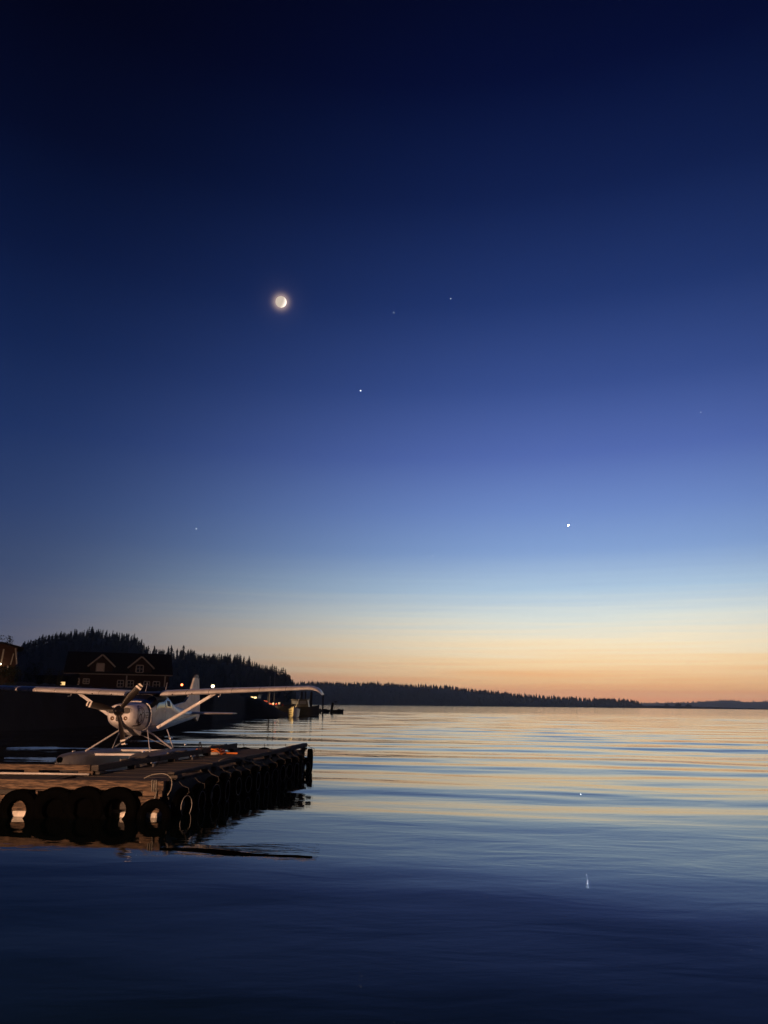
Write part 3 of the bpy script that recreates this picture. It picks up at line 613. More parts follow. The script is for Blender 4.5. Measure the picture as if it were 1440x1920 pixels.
# front beam, lit warm, in two lengths
f0 = 15.42
dpart(MB().box(-7.62, -4.11, f0, f0 + .13, DZ - .165, DZ + .012), 'fascia_beam', m_beam, bevel=.008)
dpart(MB().box(-11.6, -7.63, f0 + .012, f0 + .14, DZ - .16, DZ + .006), 'fascia_beam', m_beam, bevel=.008)
dpart(MB().box(-6.53, -6.22, f0 + .015, f0 + .2, DZ - .285, DZ - .169), 'spacer_block', m_beam, bevel=.006)
dpart(MB().box(-8.3, -8.0, f0 + .015, f0 + .2, DZ - .285, DZ - .169), 'spacer_block', m_beam, bevel=.006)
dpart(MB().box(-4.5, -4.13, f0 + .02, f0 + .2, DZ - .27, DZ - .169), 'spacer_block', m_beam, bevel=.006)
for a, c_ in ((-11.6, -6.45), (-4.62, -4.16)):
    dpart(MB().box(a, c_, f0 + .003, f0 + .17, .11, .385), 'stringer', m_beam, bevel=.01)
dpart(MB().box(-6.44, -4.63, f0 + .3, f0 + .42, .11, .36), 'stringer', m_beamdark, bevel=.01)
dpart(MB().box(-11.6, -4.25, f0 + .28, f0 + .36, .37, DZ - .05), 'header_beam', m_beamdark)
# long stringers under the finger, floats
for off in (.05, 1.0, 1.85):
    b = MB(); b.prism([(xr_(15.9) - off - .16, 15.75, .2), (xr_(15.9) - off, 15.75, .2), (xr_(26.2) - off, 26.25, .2), (xr_(26.2) - off - .16, 26.25, .2)], [(xr_(15.9) - off - .16, 15.75, DZ - .05), (xr_(15.9) - off, 15.75, DZ - .05), (xr_(26.2) - off, 26.25, DZ - .05), (xr_(26.2) - off - .16, 26.25, DZ - .05)]); dpart(b, 'stringer', m_beamdark)
for k in range(5):
    y0 = 16.0 + k * 2.1; dpart(MB().prism([(xl_(y0) + .25, y0, -.25), (xr_(y0) - .3, y0, -.25), (xr_(y0 + 1.6) - .3, y0 + 1.6, -.25), (xl_(y0 + 1.6) + .25, y0 + 1.6, -.25)], [(xl_(y0) + .25, y0, .19), (xr_(y0) - .3, y0, .19), (xr_(y0 + 1.6) - .3, y0 + 1.6, .19), (xl_(y0 + 1.6) + .25, y0 + 1.6, .19)]), 'float_block', m_foam)
for a, c_ in ((-8.4, -6.47), (-11.5, -8.5), (-4.9, -4.2)):
    dpart(MB().box(a, c_, f0 + .02, f0 + .65, -.28, .107), 'float_block', m_foam, bevel=.02)
# curbs
def curb(xf, y0, y1, z0, z1, wv, m, name='curb_beam', side=1):
    b = MB(); q = [(xf(y0), y0), (xf(y0) - wv, y0), (xf(y1) - wv, y1), (xf(y1), y1)]
    b.prism([(a, c, z0) for a, c in q], [(a, c, z1 + rd.uniform(-.01, .01)) for a, c in q]); return dpart(b, name, m, bevel=.012)
y = 15.7
for y0, y1, z1 in ((15.9, 17.9, .8), (17.93, 20.2, .83), (20.23, 22.4, .82), (22.43, 24.3, .84), (24.33, 26.4, .86)):
    curb(lambda yy: xr_(yy) - .02, y0, y1, .735, z1, .14, m_beamdark)
for y0 in (16.0, 17.6, 18.1, 19.8, 20.5, 22.1, 22.8, 24.1, 24.6, 26.1):
    curb(lambda yy: xr_(yy) + .005, y0, y0 + .24, DZ + .008, .733, .18, m_beamdark, 'curb_block')
for y0, y1, z1 in ((16.55, 19.5, .86), (19.53, 22.3, .86), (22.33, 25.3, .88)):
    curb(lambda yy: xl_(yy) + .2, y0, y1, .735, z1, .16, m_beamdark)
for y0 in (16.6, 18.2, 19.2, 20.4, 21.8, 22.8, 24.9):
    curb(lambda yy: xl_(yy) + .21, y0, y0 + .26, DZ + .008, .733, .18, m_beamdark, 'curb_block')
dpart(MB().box(-9.8, -5.92, 16.5, 16.64, .75, .86), 'curb_beam', m_beam, bevel=.01)
for x0 in (-6.15, -7.25, -8.9): dpart(MB().box(x0, x0 + .3, 16.49, 16.66, DZ + .008, .748), 'curb_block', m_beam, bevel=.008)
dpart(MB().box(-9.8, -5.95, 16.47, 16.62, DZ - .2, DZ - .03), 'fascia_beam', m_beamdark)
# cleats
for yy in (18.9, 21.3, 23.6):
    cx_ = xl_(yy) + .33; b = MB(); b.tube([(cx_ - .02, yy - .16, DZ + .09), (cx_, yy - .08, DZ + .075), (cx_, yy + .08, DZ + .075), (cx_ + .02, yy + .16, DZ + .09)], .02, 6); b.tube([(cx_, yy - .06, DZ), (cx_, yy - .06, DZ + .075)], .02, 6); b.tube([(cx_, yy + .06, DZ), (cx_, yy + .06, DZ + .075)], .02, 6)
    dpart(b, 'cleat', m_steel)

# tyres hung along the dock
def tyre_mesh(R, wd):
    n = 36; prof = [(R * .5, -wd * .36), (R * .62, -wd * .47), (R * .78, -wd * .5), (R * .93, -wd * .44), (R, -wd * .3), (R, -wd * .1), (R * .985, -wd * .09), (R * .985, wd * .09), (R, wd * .1), (R, wd * .3), (R * .93, wd * .44), (R * .78, wd * .5), (R * .62, wd * .47), (R * .5, wd * .36), (R * .56, wd * .3), (R * .9, wd * .2), (R * .9, -wd * .2), (R * .56, -wd * .3)]
    b = MB(); m_ = len(prof)
    vs = [Vector((r * math.cos(2 * PI * i / n), z, r * math.sin(2 * PI * i / n))) for i in range(n) for r, z in prof]
    b.add(vs, [(i * m_ + j, ((i + 1) % n) * m_ + j, ((i + 1) % n) * m_ + (j + 1) % m_, i * m_ + (j + 1) % m_) for i in range(n) for j in range(m_)]); return b
tm = tyre_mesh(.375, .18).build('tyre', m_rubber, smooth=True); tyre_data = tm.data; bpy.data.objects.remove(tm)
rim = MB().torus((0, 0, 0), .215, .008, (0, 1, 0), 32, 6); rimo = rim.build('bead', mat('bead_highlight', (.2, .195, .19), .7, .5, 10)); rim_data = rimo.data; bpy.data.objects.remove(rimo)  # pale ring paints the sky-lit highlight onto the tyre rim
def tyre(x, y, z, rz, lab, grp, sc=1., tilt=0., bead=True):
    t = empty('tyre_fender', (x, y, z), rz); tag(t, lab, 'tyre', grp); t.scale = (sc, sc, sc); t.rotation_euler = (tilt, rd.uniform(-.1, .1), rz)
    o = bpy.data.objects.new('tyre', tyre_data); COL.objects.link(o); o.parent = t
    if not bead: return
    o = bpy.data.objects.new('bead', rim_data); COL.objects.link(o); o.parent = t; o.location = (0, -.093, 0)
    o = MB().tube([(.02, -.02, .20), (.02, -.14, .28), (.01, -.13, .37), (0, .02, .42), (0, .1, .5)], .008, 6).build('hanging_rope', m_darkrope, t)
front = [(35, 1515, 'big tyre hanging at the left end of the lit dock front'), (101, 1519, 'tyre second from the left on the dock front beside the spacer block'), (158, 1519, 'black tyre in the shadowed middle of the dock front'), (218, 1520, 'tyre in the dock front left of the small corner tyre'), ]
for px, py, lab in front:
    p = at_y(px, py, 15.31); tyre(p.x, 15.31, .17 + rd.uniform(-.04, .03), rd.uniform(-.12, .12), lab, 'tyres on the dock front', rd.uniform(.94, 1.08), 0, False)
p = at_y(289, 1527, 15.3); tyre(p.x, 15.3, .06, .12, 'smaller tyre tied with rope at the lit dock corner', 'tyres on the dock front', .82, 0, False)
yy = 15.95; i = 0
ords = ['first', 'second', 'third', 'fourth', 'fifth', 'sixth', 'seventh', 'eighth', 'ninth', 'tenth', 'eleventh', 'twelfth', 'thirteenth', 'fourteenth', 'fifteenth']
while yy < 25.7:
    tyre(xr_(yy) + .17, yy, .2 + rd.uniform(-.05, .05), PI / 2 - math.atan(S) + rd.uniform(-.2, .2), 'black tyre on the dark dock side, %s from the lit corner' % ords[i], 'tyres on the dock side', rd.uniform(.85, 1.08)); yy += rd.uniform(.7, .78); i += 1
for k, (xx, lab) in enumerate(((-3.1, 'tyre on the far dock end next to the outer corner'), (-3.85, 'tyre in the middle of the far dock end'), (-4.5, 'tyre on the far dock end nearest the seaplane'))):
    tyre(xx, 26.55, .33, PI + rd.uniform(-.1, .1), lab, 'tyres on the far dock end')
tyre(xr_(26.3) + .11, 26.22, .33, PI / 2 + .1, 'tyre at the outer right corner of the dock, against the water', 'tyres on the dock side')
# black rubber sheet added to blacken the gap behind the middle front tyres
t = empty('blackout_sheet', (-6.05, 15.41, .3)); tag(t, 'black rubber sheet added to blacken the dock front behind the middle tyres', 'rubber sheet')
MB().grid([[Vector((-.42 + 1.42 * i / 12, -.01 + .012 * math.sin(i * 1.7), z)) for i in range(13)] for z in (-.42, -.2, .0, .17)]).build('sheet', m_rubber, t, smooth='all')

# ropes, pipe, hose
def rope(name, pts, r, m, lab, cat='rope', n=6, grp=None):
    c = Vector(pts[0]); o = MB().tube([Vector(p) - c for p in pts], r, n).build(name, m, smooth='all', loc=c); tag(o, lab, cat, grp); return o
def spline(pts, k=8):
    pts = [Vector(p) for p in pts]; out = []
    for i in range(len(pts) - 1):
        p0, p1, p2, p3 = pts[max(0, i - 1)], pts[i], pts[i + 1], pts[min(len(pts) - 1, i + 2)]
        for j in range(k):
            t = j / k; out.append(.5 * ((2 * p1) + (p2 - p0) * t + (2 * p0 - 5 * p1 + 4 * p2 - p3) * t * t + (3 * p1 - p0 - 3 * p2 + p3) * t ** 3))
    return out + [pts[-1]]
rope('pipe', [(-9.8, 16.42, DZ + .028), (-7, 16.41, DZ + .03), (-5.9, 16.42, DZ + .028)], .022, m_pvc, 'white pipe lying along the back of the lit cross walk', 'pipe', 8)
rope('mooring_rope', spline([(-4.55, 15.62, .70), (-4.35, 15.5, .78), (-4.12, 15.45, .80), (-3.98, 15.43, .72), (-3.96, 15.42, .55), (-4.02, 15.4, .42)]), .010, m_rope, 'pale rope looping over the right front corner of the dock')
p = at_y(287, 1470, 15.3); px0 = p.x
pts = []
for k in range(3):
    xx = px0 - .05 + k * .04; pts += [(xx, f0 + .16, DZ + .03), (xx, f0 - .02, DZ + .025), (xx + .01, f0 - .025, DZ - .17), (xx + .02, f0 + .16, DZ - .18)]
rope('lashing_rope', pts + [(px0 + .05, f0 - .02, DZ - .15), (px0 + .045, f0 - .03, .42), (px0 + .04, 15.25, .32)], .013, m_rope, 'rope lashed round the front beam holding the small corner tyre')
for k, (ya, yb, lab) in enumerate(((17.6, 19.0, 'grey mooring line lying along the left curb, nearest the cross walk'), (20.0, 21.4, 'grey mooring line lying along the left curb by the float struts'), (22.9, 24.6, 'thin grey mooring line on the left curb past the orange hose'))):
    pts = [(xl_(ya + (yb - ya) * q) + .14 + (.05 * math.sin(q * 9 + k)), ya + (yb - ya) * q, (.885 + .01 * math.sin(q * 23 + k))) for q in [j / 9 for j in range(10)]]
    rope('mooring_rope', spline(pts, 5), .022, m_rope, lab)
rope('dock_line', spline([(xr_(17.0) - .3, 17.0, DZ + .03), (xr_(18.2) - .2, 18.2, DZ + .03), (xr_(18.6) - .05, 18.6, .86), (xr_(19.4) + .02, 19.4, .84), (xr_(20.3) + .03, 20.3, .7), (xr_(21.2) + .04, 21.2, .62)], 6), .018, m_rope, 'frayed grey rope draped along the right curb')
hc = at_z(398, 1414, DZ); pts = []
rh = random.Random(2)
for k in range(70):
    a = k * .42; rr = .36 + .09 * math.sin(k * .37) ; pts.append((hc.x + rr * 1.05 * math.cos(a), hc.y + rr * 1.2 * math.sin(a), DZ + .03 + .075 * (k / 18 % 1.6) + rh.uniform(0, .015)))
pts += [(hc.x + .5, hc.y + .05, DZ + .03), (hc.x + .72, hc.y + .1, DZ + .025)]
rope('hose_coil', spline(pts, 3), .03, m_orange, 'bright orange hose coiled on the dock deck', 'hose')
p = at_z(375, 1414, DZ); t = empty('hook_post', (p.x, p.y + .05, DZ)); tag(t, 'thin black hook post standing beside the orange hose', 'post')
MB().tube(spline([(0, 0, 0), (.01, 0, .22), (-.03, 0, .33), (-.06, 0, .27), (-.05, 0, .2)], 5), .016, 6).build('hook', m_black, t); MB().tube([(0, 0, 0), (0, 0, .015)], .07, 10).build('base', m_black, t)
p = at_z(400, 1408, DZ + .12); t = empty('boat_fender', (p.x, p.y, DZ + .2), .3); t.scale = (.62, .6, .6); t.location.z = DZ + .05; tag(t, 'white cylindrical boat fender lying by the left curb behind the hose', 'fender')
MB().loft([[Vector((x, r * math.cos(a * PI / 5), r * math.sin(a * PI / 5))) for a in range(10)] for x, r in ((-.24, .01), (-.2, .055), (-.14, .07), (.14, .07), (.2, .055), (.24, .01))]).build('body', m_pvc, t, smooth=True)
MB().torus((.27, 0, 0), .03, .01, (0, 1, 0), 10, 5).build('eye', m_pvc, t)
# black strip standing in for a dark reflection on the water by the corner
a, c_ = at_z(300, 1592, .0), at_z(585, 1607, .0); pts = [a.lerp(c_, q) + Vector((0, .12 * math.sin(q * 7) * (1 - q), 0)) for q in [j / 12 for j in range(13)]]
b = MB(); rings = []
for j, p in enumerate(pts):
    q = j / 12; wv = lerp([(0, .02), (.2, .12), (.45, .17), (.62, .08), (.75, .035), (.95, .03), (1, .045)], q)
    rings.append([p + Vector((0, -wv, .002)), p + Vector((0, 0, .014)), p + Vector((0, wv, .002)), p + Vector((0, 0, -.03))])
tag(b.loft(rings).build('dark_reflection_strip', mat('reflection_black', (.001, .001, .001), 1., .4, spec=0), smooth=True), 'long black strip standing in for a dark reflection by the dock corner', 'dark reflection')

# ------------------------------------------------------------------ seaplane
YAW = .055
pw = empty('seaplane', (-7.31, 24.2, 0), -PI / 2 - YAW); pw.rotation_euler = (.01, 0, -PI / 2 - YAW); tag(pw, 'white high wing seaplane on grey floats moored with its nose towards the dock', 'seaplane')
# fuselage stations: x forward of the wing leading edge, half width, bottom, top, superellipse power
ST = [(1.66, .34, 1.56, 2.02, 2.4), (1.60, .40, 1.50, 2.04, 2.5), (1.45, .455, 1.42, 2.06, 2.6), (1.1, .49, 1.33, 2.08, 2.6), (.6, .53, 1.27, 2.11, 2.7), (.42, .54, 1.25, 2.14, 2.7), (.2, .55, 1.24, 2.19, 2.7), (-.02, .55, 1.23, 2.28, 2.8), (-.15, .55, 1.22, 2.345, 3.),
      (-.8, .56, 1.21, 2.365, 3.), (-1.5, .52, 1.22, 2.335, 2.8), (-1.75, .49, 1.24, 2.26, 2.6), (-2.3, .43, 1.28, 2.1, 2.5), (-3.0, .34, 1.33, 1.99, 2.4), (-4.2, .21, 1.42, 1.86, 2.2), (-5.3, .1, 1.5, 1.79, 2.), (-5.95, .05, 1.56, 1.74, 2.)]
ST = sorted((a, b * .91, c, d, e) for a, b, c, d, e in ST)
def sec(x):
    return [lerp([(s[0], s[i]) for s in ST], x) for i in (1, 2, 3, 4)]
def fus(x, th, off=0.):
    w_, zb_, zt_, n_ = sec(x); c, s = math.cos(th), math.sin(th); h_ = (zt_ - zb_) / 2
    return Vector((x, (w_ + off) * math.copysign(abs(c) ** (2 / n_), c), (zb_ + zt_) / 2 + (h_ + off) * math.copysign(abs(s) ** (2 / n_), s)))
def ring(x, n=36, off=0.): return [fus(x, 2 * PI * j / n, off) for j in range(n)]
def side_pt(x, z, off=.006):
    w_, zb_, zt_, n_ = sec(x); h_ = (zt_ - zb_) / 2; q = max(-1, min(1, (z - (zb_ + zt_) / 2) / h_)); return Vector((x, (w_) * max(0, 1 - abs(q) ** n_) ** (1 / n_) + off, z))
xs = sorted(set([s[0] for s in ST if s[0] < .6] + [-.4, -1.1, -3.6, -4.8, .3, .1]))
MB().loft([ring(x) for x in xs]).build('fuselage', m_white, pw, smooth=True)
xs2 = [.605, .85, 1.1, 1.3, 1.45, 1.55, 1.6, 1.64, 1.66]
cow = MB().loft([ring(x) for x in xs2]).build('cowling', m_white, pw, smooth=True)
MB().loft([ring(.598, off=-.006), ring(.606, off=-.006)]).build('seam', m_black, cow)
fx = 1.663
def disc(cy, cz, ry, rz, name, m, par, x=fx, th=.012, n=20, sq=2.):
    pts = []
    for j in range(n):
        a = 2 * PI * j / n; c, s = math.cos(a), math.sin(a); pts.append((cy + ry * math.copysign(abs(c) ** (2 / sq), c), cz + rz * math.copysign(abs(s) ** (2 / sq), s)))
    return MB().prism([Vector((x - .02, y, z)) for y, z in pts], [Vector((x + th, y, z)) for y, z in pts]).build(name, m, par)
for s in (-1, 1):
    disc(s * .2, 1.87, .125, .085, 'air_inlet', m_black, cow, sq=2.6)
    e_ = MB().torus((0, 0, 0), 1, .07, (1, 0, 0), 24, 6); e_.v = [(fx + .004 + v[0] * .1, s * .2 + v[1] * .13, 1.87 + v[2] * .09) for v in e_.v]; e_.build('inlet_lip', m_white, cow, smooth='all')
    disc(s * .19, 1.655, .058, .058, 'landing_light', m_brown, cow, th=.006)
    MB().sphere((fx + .004, s * .19 + .012, 1.655), .018, 8, 6, (.5, 1, 1)).build('lens', m_alu, cow)
disc(0, 1.645, .085, .075, 'carburettor_intake', m_black, cow, th=.008, sq=6)
MB().tube([(1.15, -.12, 1.36), (1.0, -.13, 1.22), (.85, -.13, 1.1)], .04, 10).build('exhaust_pipe', m_alu, cow)
MB().prism([(.62, -.3, 1.27), (1.05, -.24, 1.34), (1.05, .24, 1.34), (.62, .3, 1.27)], [(.6, -.28, 1.15), (.9, -.2, 1.25), (.9, .2, 1.25), (.6, .28, 1.15)]).build('cowl_flap', m_white, cow)
# glazing, laid a few millimetres proud of the skin
def patch(x0, x1, t0, t1, name, m, par, off=.006, nx=8, ntv=10, slant=0.):
    rows = [[fus(x0 + (x1 - x0) * i / nx + slant * (j / ntv), math.radians(t0 + (t1 - t0) * j / ntv), off) for j in range(ntv + 1)] for i in range(nx + 1)]
    b = MB().grid(rows); inner = [[fus(x0 + (x1 - x0) * i / nx + slant * (j / ntv), math.radians(t0 + (t1 - t0) * j / ntv), -.02) for j in range(ntv + 1)] for i in range(nx + 1)]
    k = len(b.v); n = ntv + 1; b.add([p for r in inner for p in r], [])
    per = [(0, j) for j in range(n)] + [(i, n - 1) for i in range(1, nx + 1)] + [(nx, j) for j in range(n - 2, -1, -1)] + [(i, 0) for i in range(nx - 1, 0, -1)]
    for (a, c), (d, e2) in zip(per, per[1:] + per[:1]): b.f.append((a * n + c, d * n + e2, k + d * n + e2, k + a * n + c))
    return b.build(name, m, par, smooth=True)
patch(.40, -.13, 24, 156, 'windscreen', m_glass, pw, ntv=18)
for s in (0, 1):
    A = lambda t: t if s == 0 else 180 - t
    patch(.02, -.72, A(8), A(34), 'door_window', m_glass, pw, slant=-.12)
    patch(-.86, -1.5, A(8), A(36), 'rear_window', m_glass, pw, slant=.0)
    rows = [[fus(-1.0 - .38 * i / 4, math.radians(A(12 + 20 * j / 5)), .009) for j in range(6)] for i in range(5)]
    MB().grid(rows).build('window_shade', m_beige, pw)
for x in (-1.86, -2.75, -3.7, -4.6):
    MB().loft([ring(x, off=.0015), ring(x - .012, off=.0015)], False).build('panel_seam', m_seam, pw)
# door outline and handle (port side, and starboard)
for s in (1, -1):
    b = MB(); zs = [1.4 + .5 * j / 8 for j in range(9)]
    def fl(p): return Vector((p.x, p.y * s, p.z))
    for x in (.3, -.85):
        for z0, z1 in zip(zs, zs[1:]): b.add([fl(side_pt(x, z0, .003)), fl(side_pt(x + .014, z0, .003)), fl(side_pt(x + .014, z1, .003)), fl(side_pt(x, z1, .003))], [(0, 1, 2, 3)])
    q = [.3 - 1.15 * j / 8 for j in range(9)]
    for x0, x1 in zip(q, q[1:]): b.add([fl(side_pt(x0, 1.4, .003)), fl(side_pt(x1, 1.4, .003)), fl(side_pt(x1, 1.412, .003)), fl(side_pt(x0, 1.412, .003))], [(0, 1, 2, 3)])
    b.build('door_seam', m_decal, pw)
    p0 = side_pt(-.7, 1.85, .02); MB().tube([fl(p0), fl(p0 + Vector((-.13, 0, 0)))], .014, 6).build('door_handle', m_alu, pw)
# round emblem with lettering on the port side of the nose
def ringdecal(b, cx, cz, rx, rz, t, n=40, rot=0.):
    for j in range(n):
        a0, a1 = 2 * PI * j / n, 2 * PI * (j + 1) / n; q = []
        for a, f in ((a0, 1), (a1, 1), (a1, 0), (a0, 0)):
            x, z = (rx - (0 if f else t)) * math.cos(a), (rz - (0 if f else t)) * math.sin(a); q.append(side_pt(cx + x * math.cos(rot) - z * math.sin(rot), cz + x * math.sin(rot) + z * math.cos(rot), .005))
        b.add(q, [(0, 1, 2, 3)])
def strip(b, x0, z0, x1, z1, t, n=4):
    for j in range(n):
        a, c = j / n, (j + 1) / n; xa, za, xb, zb2 = x0 + (x1 - x0) * a, z0 + (z1 - z0) * a, x0 + (x1 - x0) * c, z0 + (z1 - z0) * c
        b.add([side_pt(xa, za - t / 2, .005), side_pt(xb, zb2 - t / 2, .005), side_pt(xb, zb2 + t / 2, .005), side_pt(xa, za + t / 2, .005)], [(0, 1, 2, 3)])
b = MB(); ringdecal(b, 1.12, 1.74, .24, .27, .028); ringdecal(b, 1.17, 1.64, .12, .13, .03); ringdecal(b, 1.03, 1.69, .1, .14, .02, rot=.5); ringdecal(b, 1.14, 1.85, .11, .1, .018)
strip(b, 1.38, 1.62, 1.3, 1.5, .05); strip(b, 1.2, 1.45, 1.0, 1.47, .04); b.build('emblem', m_decal, pw)
b = MB()
for k, (x0, z0, ln) in enumerate(((.82, 1.80, .26), (.84, 1.73, .18), (.8, 1.66, .22), (1.32, 1.44, .3))):
    x = x0
    while x > x0 - ln: strip(b, x, z0, x - .03, z0 + .002, .035, 1); x -= .045
b.build('lettering', m_decal, pw)
b = MB()
for k in range(5):
    x = -3.55 - k * .17; strip(b, x, 1.64, x - .02, 1.64, .16, 1); strip(b, x - .09, 1.64, x - .11, 1.64, .16, 1); strip(b, x - .02, 1.71 if k % 2 else 1.64, x - .09, 1.71 if k % 2 else 1.58, .025, 1)
b.build('registration', m_decal, pw)
b = MB(); strip(b, -1.9, 1.5, -5.2, 1.66, .012, 14); b.build('cheat_line', m_decal, pw)
# propeller
pp = MB().loft([[Vector((x, r * math.cos(a * PI / 8), 1.862 + r * math.sin(a * PI / 8))) for a in range(16)] for x, r in ((1.67, .15), (1.74, .15), (1.82, .12), (1.9, .075), (1.95, .02))]).build('spinner', m_black, pw, smooth=True)
RB = .95
for ang in (50, -76, 168):
    A = math.radians(ang); u = Vector((0, math.cos(A), math.sin(A))); v = Vector((0, -math.sin(A), math.cos(A))); o0 = Vector((1.76, 0, 1.862))
    def blade(r0, r1, n, k=0.):
        rings = []
        for i in range(n + 1):
            r = r0 + (r1 - r0) * i / n; q = r / RB; wv = lerp([(0, .035), (.14, .045), (.3, .085), (.55, .105), (.85, .09), (.97, .07), (1, .045)], q) + k; th = lerp([(0, .035), (.2, .03), (1, .008)], q) + k; tw = math.radians(lerp([(0, 60), (.3, 42), (1, 18)], q))
            ch = v * math.cos(tw) + Vector((1, 0, 0)) * math.sin(tw); nn = Vector((1, 0, 0)) * math.cos(tw) - v * math.sin(tw)
            rings.append([o0 + u * r + ch * wv * math.cos(a * PI / 5) + nn * th * math.sin(a * PI / 5) for a in range(10)])
        return MB().loft(rings)
    bl = blade(.08, RB, 14).build('propeller_blade', m_blade, pw, smooth=True)
    for r0, r1 in ((.905, .945), (.805, .855)): blade(r0, r1, 2, .003).build('tip_stripe', m_stripe, bl, smooth=True)
# wing
def airfoil(ch, th, n=14):
    up, lo = [], []
    for i in range(n + 1):
        x = (1 - math.cos(PI * i / n)) / 2; t = 5 * th * (.2969 * math.sqrt(x) - .126 * x - .3516 * x * x + .2843 * x ** 3 - .1015 * x ** 4); c = .03 * 4 * x * (1 - x)
        up.append((-x * ch, (c + t) * ch)); lo.append((-x * ch, (c - t * .75) * ch))
    return up + lo[-2:0:-1]
WZ = 2.305
def wing_ring(y, droop=0., chf=1., dx=0.):
    ya = abs(y); ch = (1.63 if ya < 2.6 else 1.63 - .5 * (ya - 2.6) / 2.85) * chf; xle = -.0 if ya < 2.6 else -.12 * (ya - 2.6) / 2.85
    return [Vector((xle + dx + x, y, WZ + ya * .04 + z + droop)) for x, z in airfoil(ch, .125)]
for s in (1, -1):
    ys = [.56, 1.2, 2.0, 2.6, 3.4, 4.2, 5.05]
    wg = MB().loft([wing_ring(s * y) for y in ys]).build('wing', m_white, pw, smooth=True)
    MB().loft([wing_ring(s * y, d, c, dx) for y, d, c, dx in ((5.055, 0, 1, 0), (5.2, -.012, .97, -.02), (5.33, -.05, .9, -.08), (5.42, -.11, .78, -.16), (5.47, -.18, .6, -.3))]).build('wing_tip', m_white, wg, smooth=True)
    for y in (1.35, 2.05, 2.75, 3.6, 4.4): MB().loft([[p + Vector((0, 0, .0015 if k <= 14 else -.0015)) for k, p in enumerate(wing_ring(s * (y + d)))] for d in (0, .014)], False).build('panel_seam', m_seam, wg)
    for y0, y1, nm in ((.62, 2.65, 'flap'), (2.7, 4.95, 'aileron')):
        b = MB(); rr = []
        for y in (y0, y1):
            r_ = wing_ring(s * y); tr = min(p.x for p in r_); zz_ = [p.z for p in r_ if p.x == tr][0]; rr.append([Vector((tr + .3, s * y, zz_ + .055)), Vector((tr - .012, s * y, zz_ + .004)), Vector((tr - .012, s * y, zz_ - .004)), Vector((tr + .3, s * y, zz_ - .012))])
        b.loft(rr).build(nm, m_white, wg)
    b = MB(); b.tube([(-.2, s * .48, 1.35), (-.42, s * 2.17, 2.38)], .048, 10, flat=.45); b.build('wing_strut', m_white, pw, smooth=True)
    for q in (0, 1):
        p_ = Vector((-.2, s * .48, 1.35)).lerp(Vector((-.42, s * 2.17, 2.38)), .05 + .88 * q); MB().sphere(p_, .055, 8, 6, (1, 1, 1)).build('strut_fitting', m_white, pw)
    for yv in (.95, 1.55): MB().sphere((-.006, s * yv, WZ + yv * .04 - .01), .022, 8, 6).build('stall_vent', m_black, wg)
    MB().tube([(-.02 - .3, s * 2.35, 2.37), (-.3, s * 2.35, 2.29), (-.1, s * 2.35, 2.28)], .012, 6).build('pitot_tube', m_alu, wg)
    tail = MB().loft([[Vector((xo + x, s * y, 1.70 + z)) for x, z in airfoil(ch, .09, 8)] for y, ch, xo in ((.06, 1.0, -4.95), (.8, .86, -5.08), (1.45, .7, -5.2), (1.6, .5, -5.32))]).build('tailplane', m_white, pw, smooth=True)
    MB().tube([(-.9, s * .32 + .1, 2.38), (-1.05, s * .32 + .1, 2.72)], .012, 6, .006).build('antenna', m_alu, pw)
MB().loft([[Vector((-.16 + x, y, 2.3 + z)) for x, z in airfoil(1.45, .125)] for y in (-.558, 0, .558)]).build('cabin_roof', m_black, pw, smooth=True)
# fin, rudder, dorsal fillet
fin = [(-2.9, 1.98), (-4.35, 2.12), (-4.9, 2.42), (-5.35, 3.0), (-5.68, 3.02), (-5.7, 1.74), (-4.2, 1.82)]
def plate(pts, t0, t1): return MB().prism([Vector((x, -lerp([(1.5, t0), (3.2, t1)], z), z)) for x, z in pts], [Vector((x, lerp([(1.5, t0), (3.2, t1)], z), z)) for x, z in pts])
plate(fin, .055, .03).build('fin', m_white, pw)
rdp = plate([(-5.71, 3.03), (-5.95, 2.95), (-6.2, 2.0), (-6.22, 1.62), (-5.98, 1.42), (-5.71, 1.52)], .05, .028).build('rudder', m_white, pw)
plate([(-5.33, 3.005), (-5.69, 3.025), (-5.94, 2.955), (-5.8, 3.11), (-5.55, 3.13)], .04, .035).build('fin_tip', m_float, pw)
MB().sphere((-6.0, 0, 2.98), .03, 8, 6).build('tail_light', m_alu, rdp)
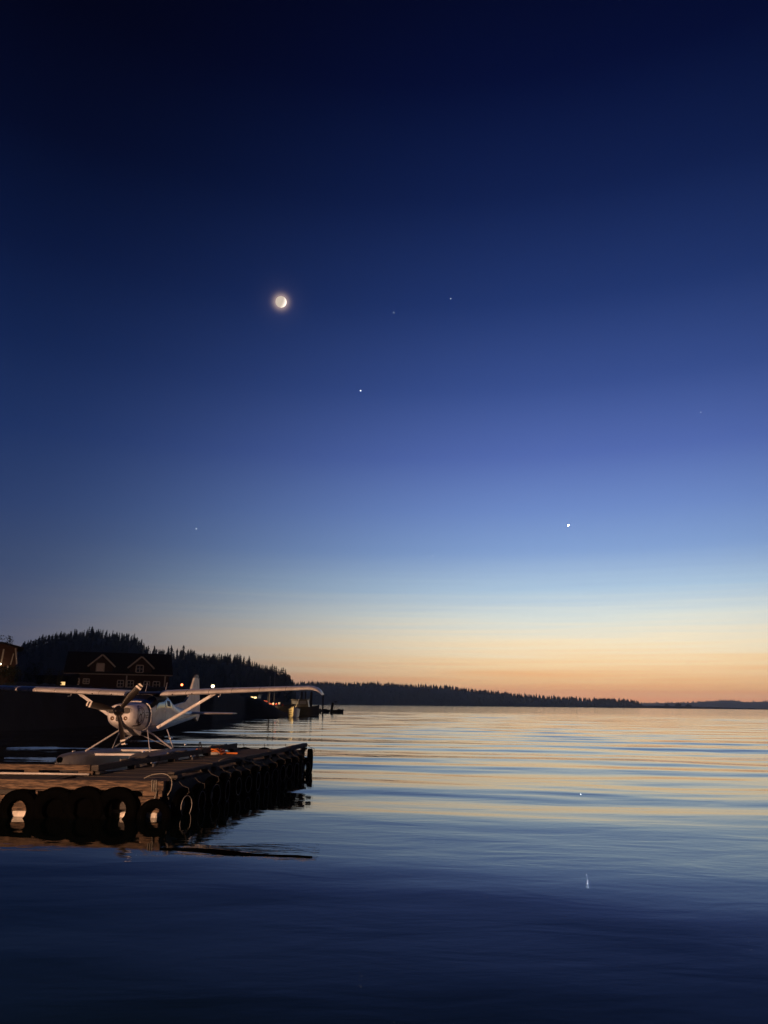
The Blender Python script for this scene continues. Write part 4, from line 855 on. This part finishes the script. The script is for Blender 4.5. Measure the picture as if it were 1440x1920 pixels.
# floats
FY = .97
def fring(x, wd, zd, zch, zk): return [Vector((x, -wd, zch)), Vector((x, -wd * .96, zd - .06)), Vector((x, -wd * .7, zd)), Vector((x, wd * .7, zd)), Vector((x, wd * .96, zd - .06)), Vector((x, wd, zch)), Vector((x, wd * .3, zk + .03)), Vector((x, 0, zk)), Vector((x, -wd * .3, zk + .03))]
for s in (-1, 1):
    st = [(3.0, .07, .66, .6, .52), (2.85, .17, .7, .52, .36), (2.5, .27, .73, .4, .1), (2.0, .34, .745, .3, -.12), (1.2, .37, .74, .2, -.26), (0, .37, .72, .12, -.3), (-.9, .36, .7, .08, -.28), (-.95, .35, .7, .12, -.12), (-2.2, .28, .66, .16, -.05), (-3.3, .18, .6, .24, .08), (-3.75, .12, .56, .32, .2)]
    fo = MB().loft([[p + Vector((0, s * FY, 0)) for p in fring(*q)] for q in st]).build('float', m_float, pw, smooth=True)
    b = MB()
    for q in (-1, 1): b.tube([(x, s * FY + q * wd * 1.0, zc) for x, wd, zd, zc, zk in st[1:7]], .018, 6)
    b.build('spray_rail', m_float, fo)
    for x in (2.2, -1.6): MB().tube([(x - .08, s * FY, .79), (x + .08, s * FY, .79)], .02, 6).build('cleat', m_alu, fo); 
    MB().sphere((3.0, s * FY, .62), .08, 10, 6, (1.1, 1, 1)).build('bumper', m_rubber, fo)
    MB().prism([(-3.76, s * FY - .02, .3), (-3.95, s * FY - .02, .2), (-4.02, s * FY - .02, .5), (-3.86, s * FY - .02, .58)], [(-3.76, s * FY + .02, .3), (-3.95, s * FY + .02, .2), (-4.02, s * FY + .02, .5), (-3.86, s * FY + .02, .58)]).build('water_rudder', m_alu, fo)
    for a, c in (((.45, s * .42, 1.3), (1.55, s * (FY - .05), .76)), ((.42, s * .42, 1.28), (-.38, s * (FY - .05), .74)), ((-1.35, s * .42, 1.26), (-.5, s * (FY - .05), .74)), ):
        MB().tube([a, c], .025, 8, flat=.6).build('float_strut', m_white, pw, smooth=True)
    MB().tube([(.5, s * .1, 1.3), (-.42, -s * (FY - .1), .75)], .012, 6).build('brace_wire', m_alu, pw)
    MB().tube([(-.93, s * .62, 1.02), (-.93, s * .75, 1.02), (-.7, s * .75, 1.02)], .018, 6).build('boarding_step', m_alu, pw)
for x in (1.55, -.45): MB().tube([(x, -FY + .3, .67), (x, FY - .3, .67)], .036, 10).build('spreader_bar', m_white, pw, smooth=True)

# ------------------------------------------------------------------ warm lamp on the landing behind the camera, and piles added to shade the outer wing (both outside the frame)
LP = Vector((-8.6, -4.5, 3.3))
t = empty('landing_lamp', (LP.x, LP.y, 0)); tag(t, 'warm lamp on a tall post at the landing behind the photographer', 'lamp')
MB().tube([(0, -.45, -1.5), (0, -.45, LP.z + .5)], .12, 10, .09).build('pole', m_pile, t)
MB().tube([(0, -.45, LP.z + .42), (0, 0, LP.z + .42)], .035, 8).build('arm', m_steel, t)
MB().tube([(0, 0, LP.z + .4), (0, 0, LP.z + .2)], .06, 12, .2, caps=False).build('lamp_shade', m_steel, t)
MB().sphere((0, 0, LP.z + .12), .08, 12, 8).build('bulb', glowmat('landing_bulb', (1, .66, .38), 30), t)
l = bpy.data.lights.new('landing_light', 'POINT'); l.energy = 29000; l.color = (1, .54, .31); l.shadow_soft_size = .05
lo = bpy.data.objects.new('landing_light', l); COL.objects.link(lo); lo.parent = t; lo.location = (0, .05, LP.z)
t = empty('wing_shadow_piles', (-11.05, 17.2, 0)); tag(t, 'unseen cluster of piles added left of the cross walk to shade the outer wing', 'piles')
for a in range(4): MB().tube([(-.62 + .4 * a, .3 * (a % 2), -2), (-.6 + .4 * a, .3 * (a % 2), 3.6 + .1 * a)], .22, 10, .2).build('pile', m_pile, t, smooth=True)
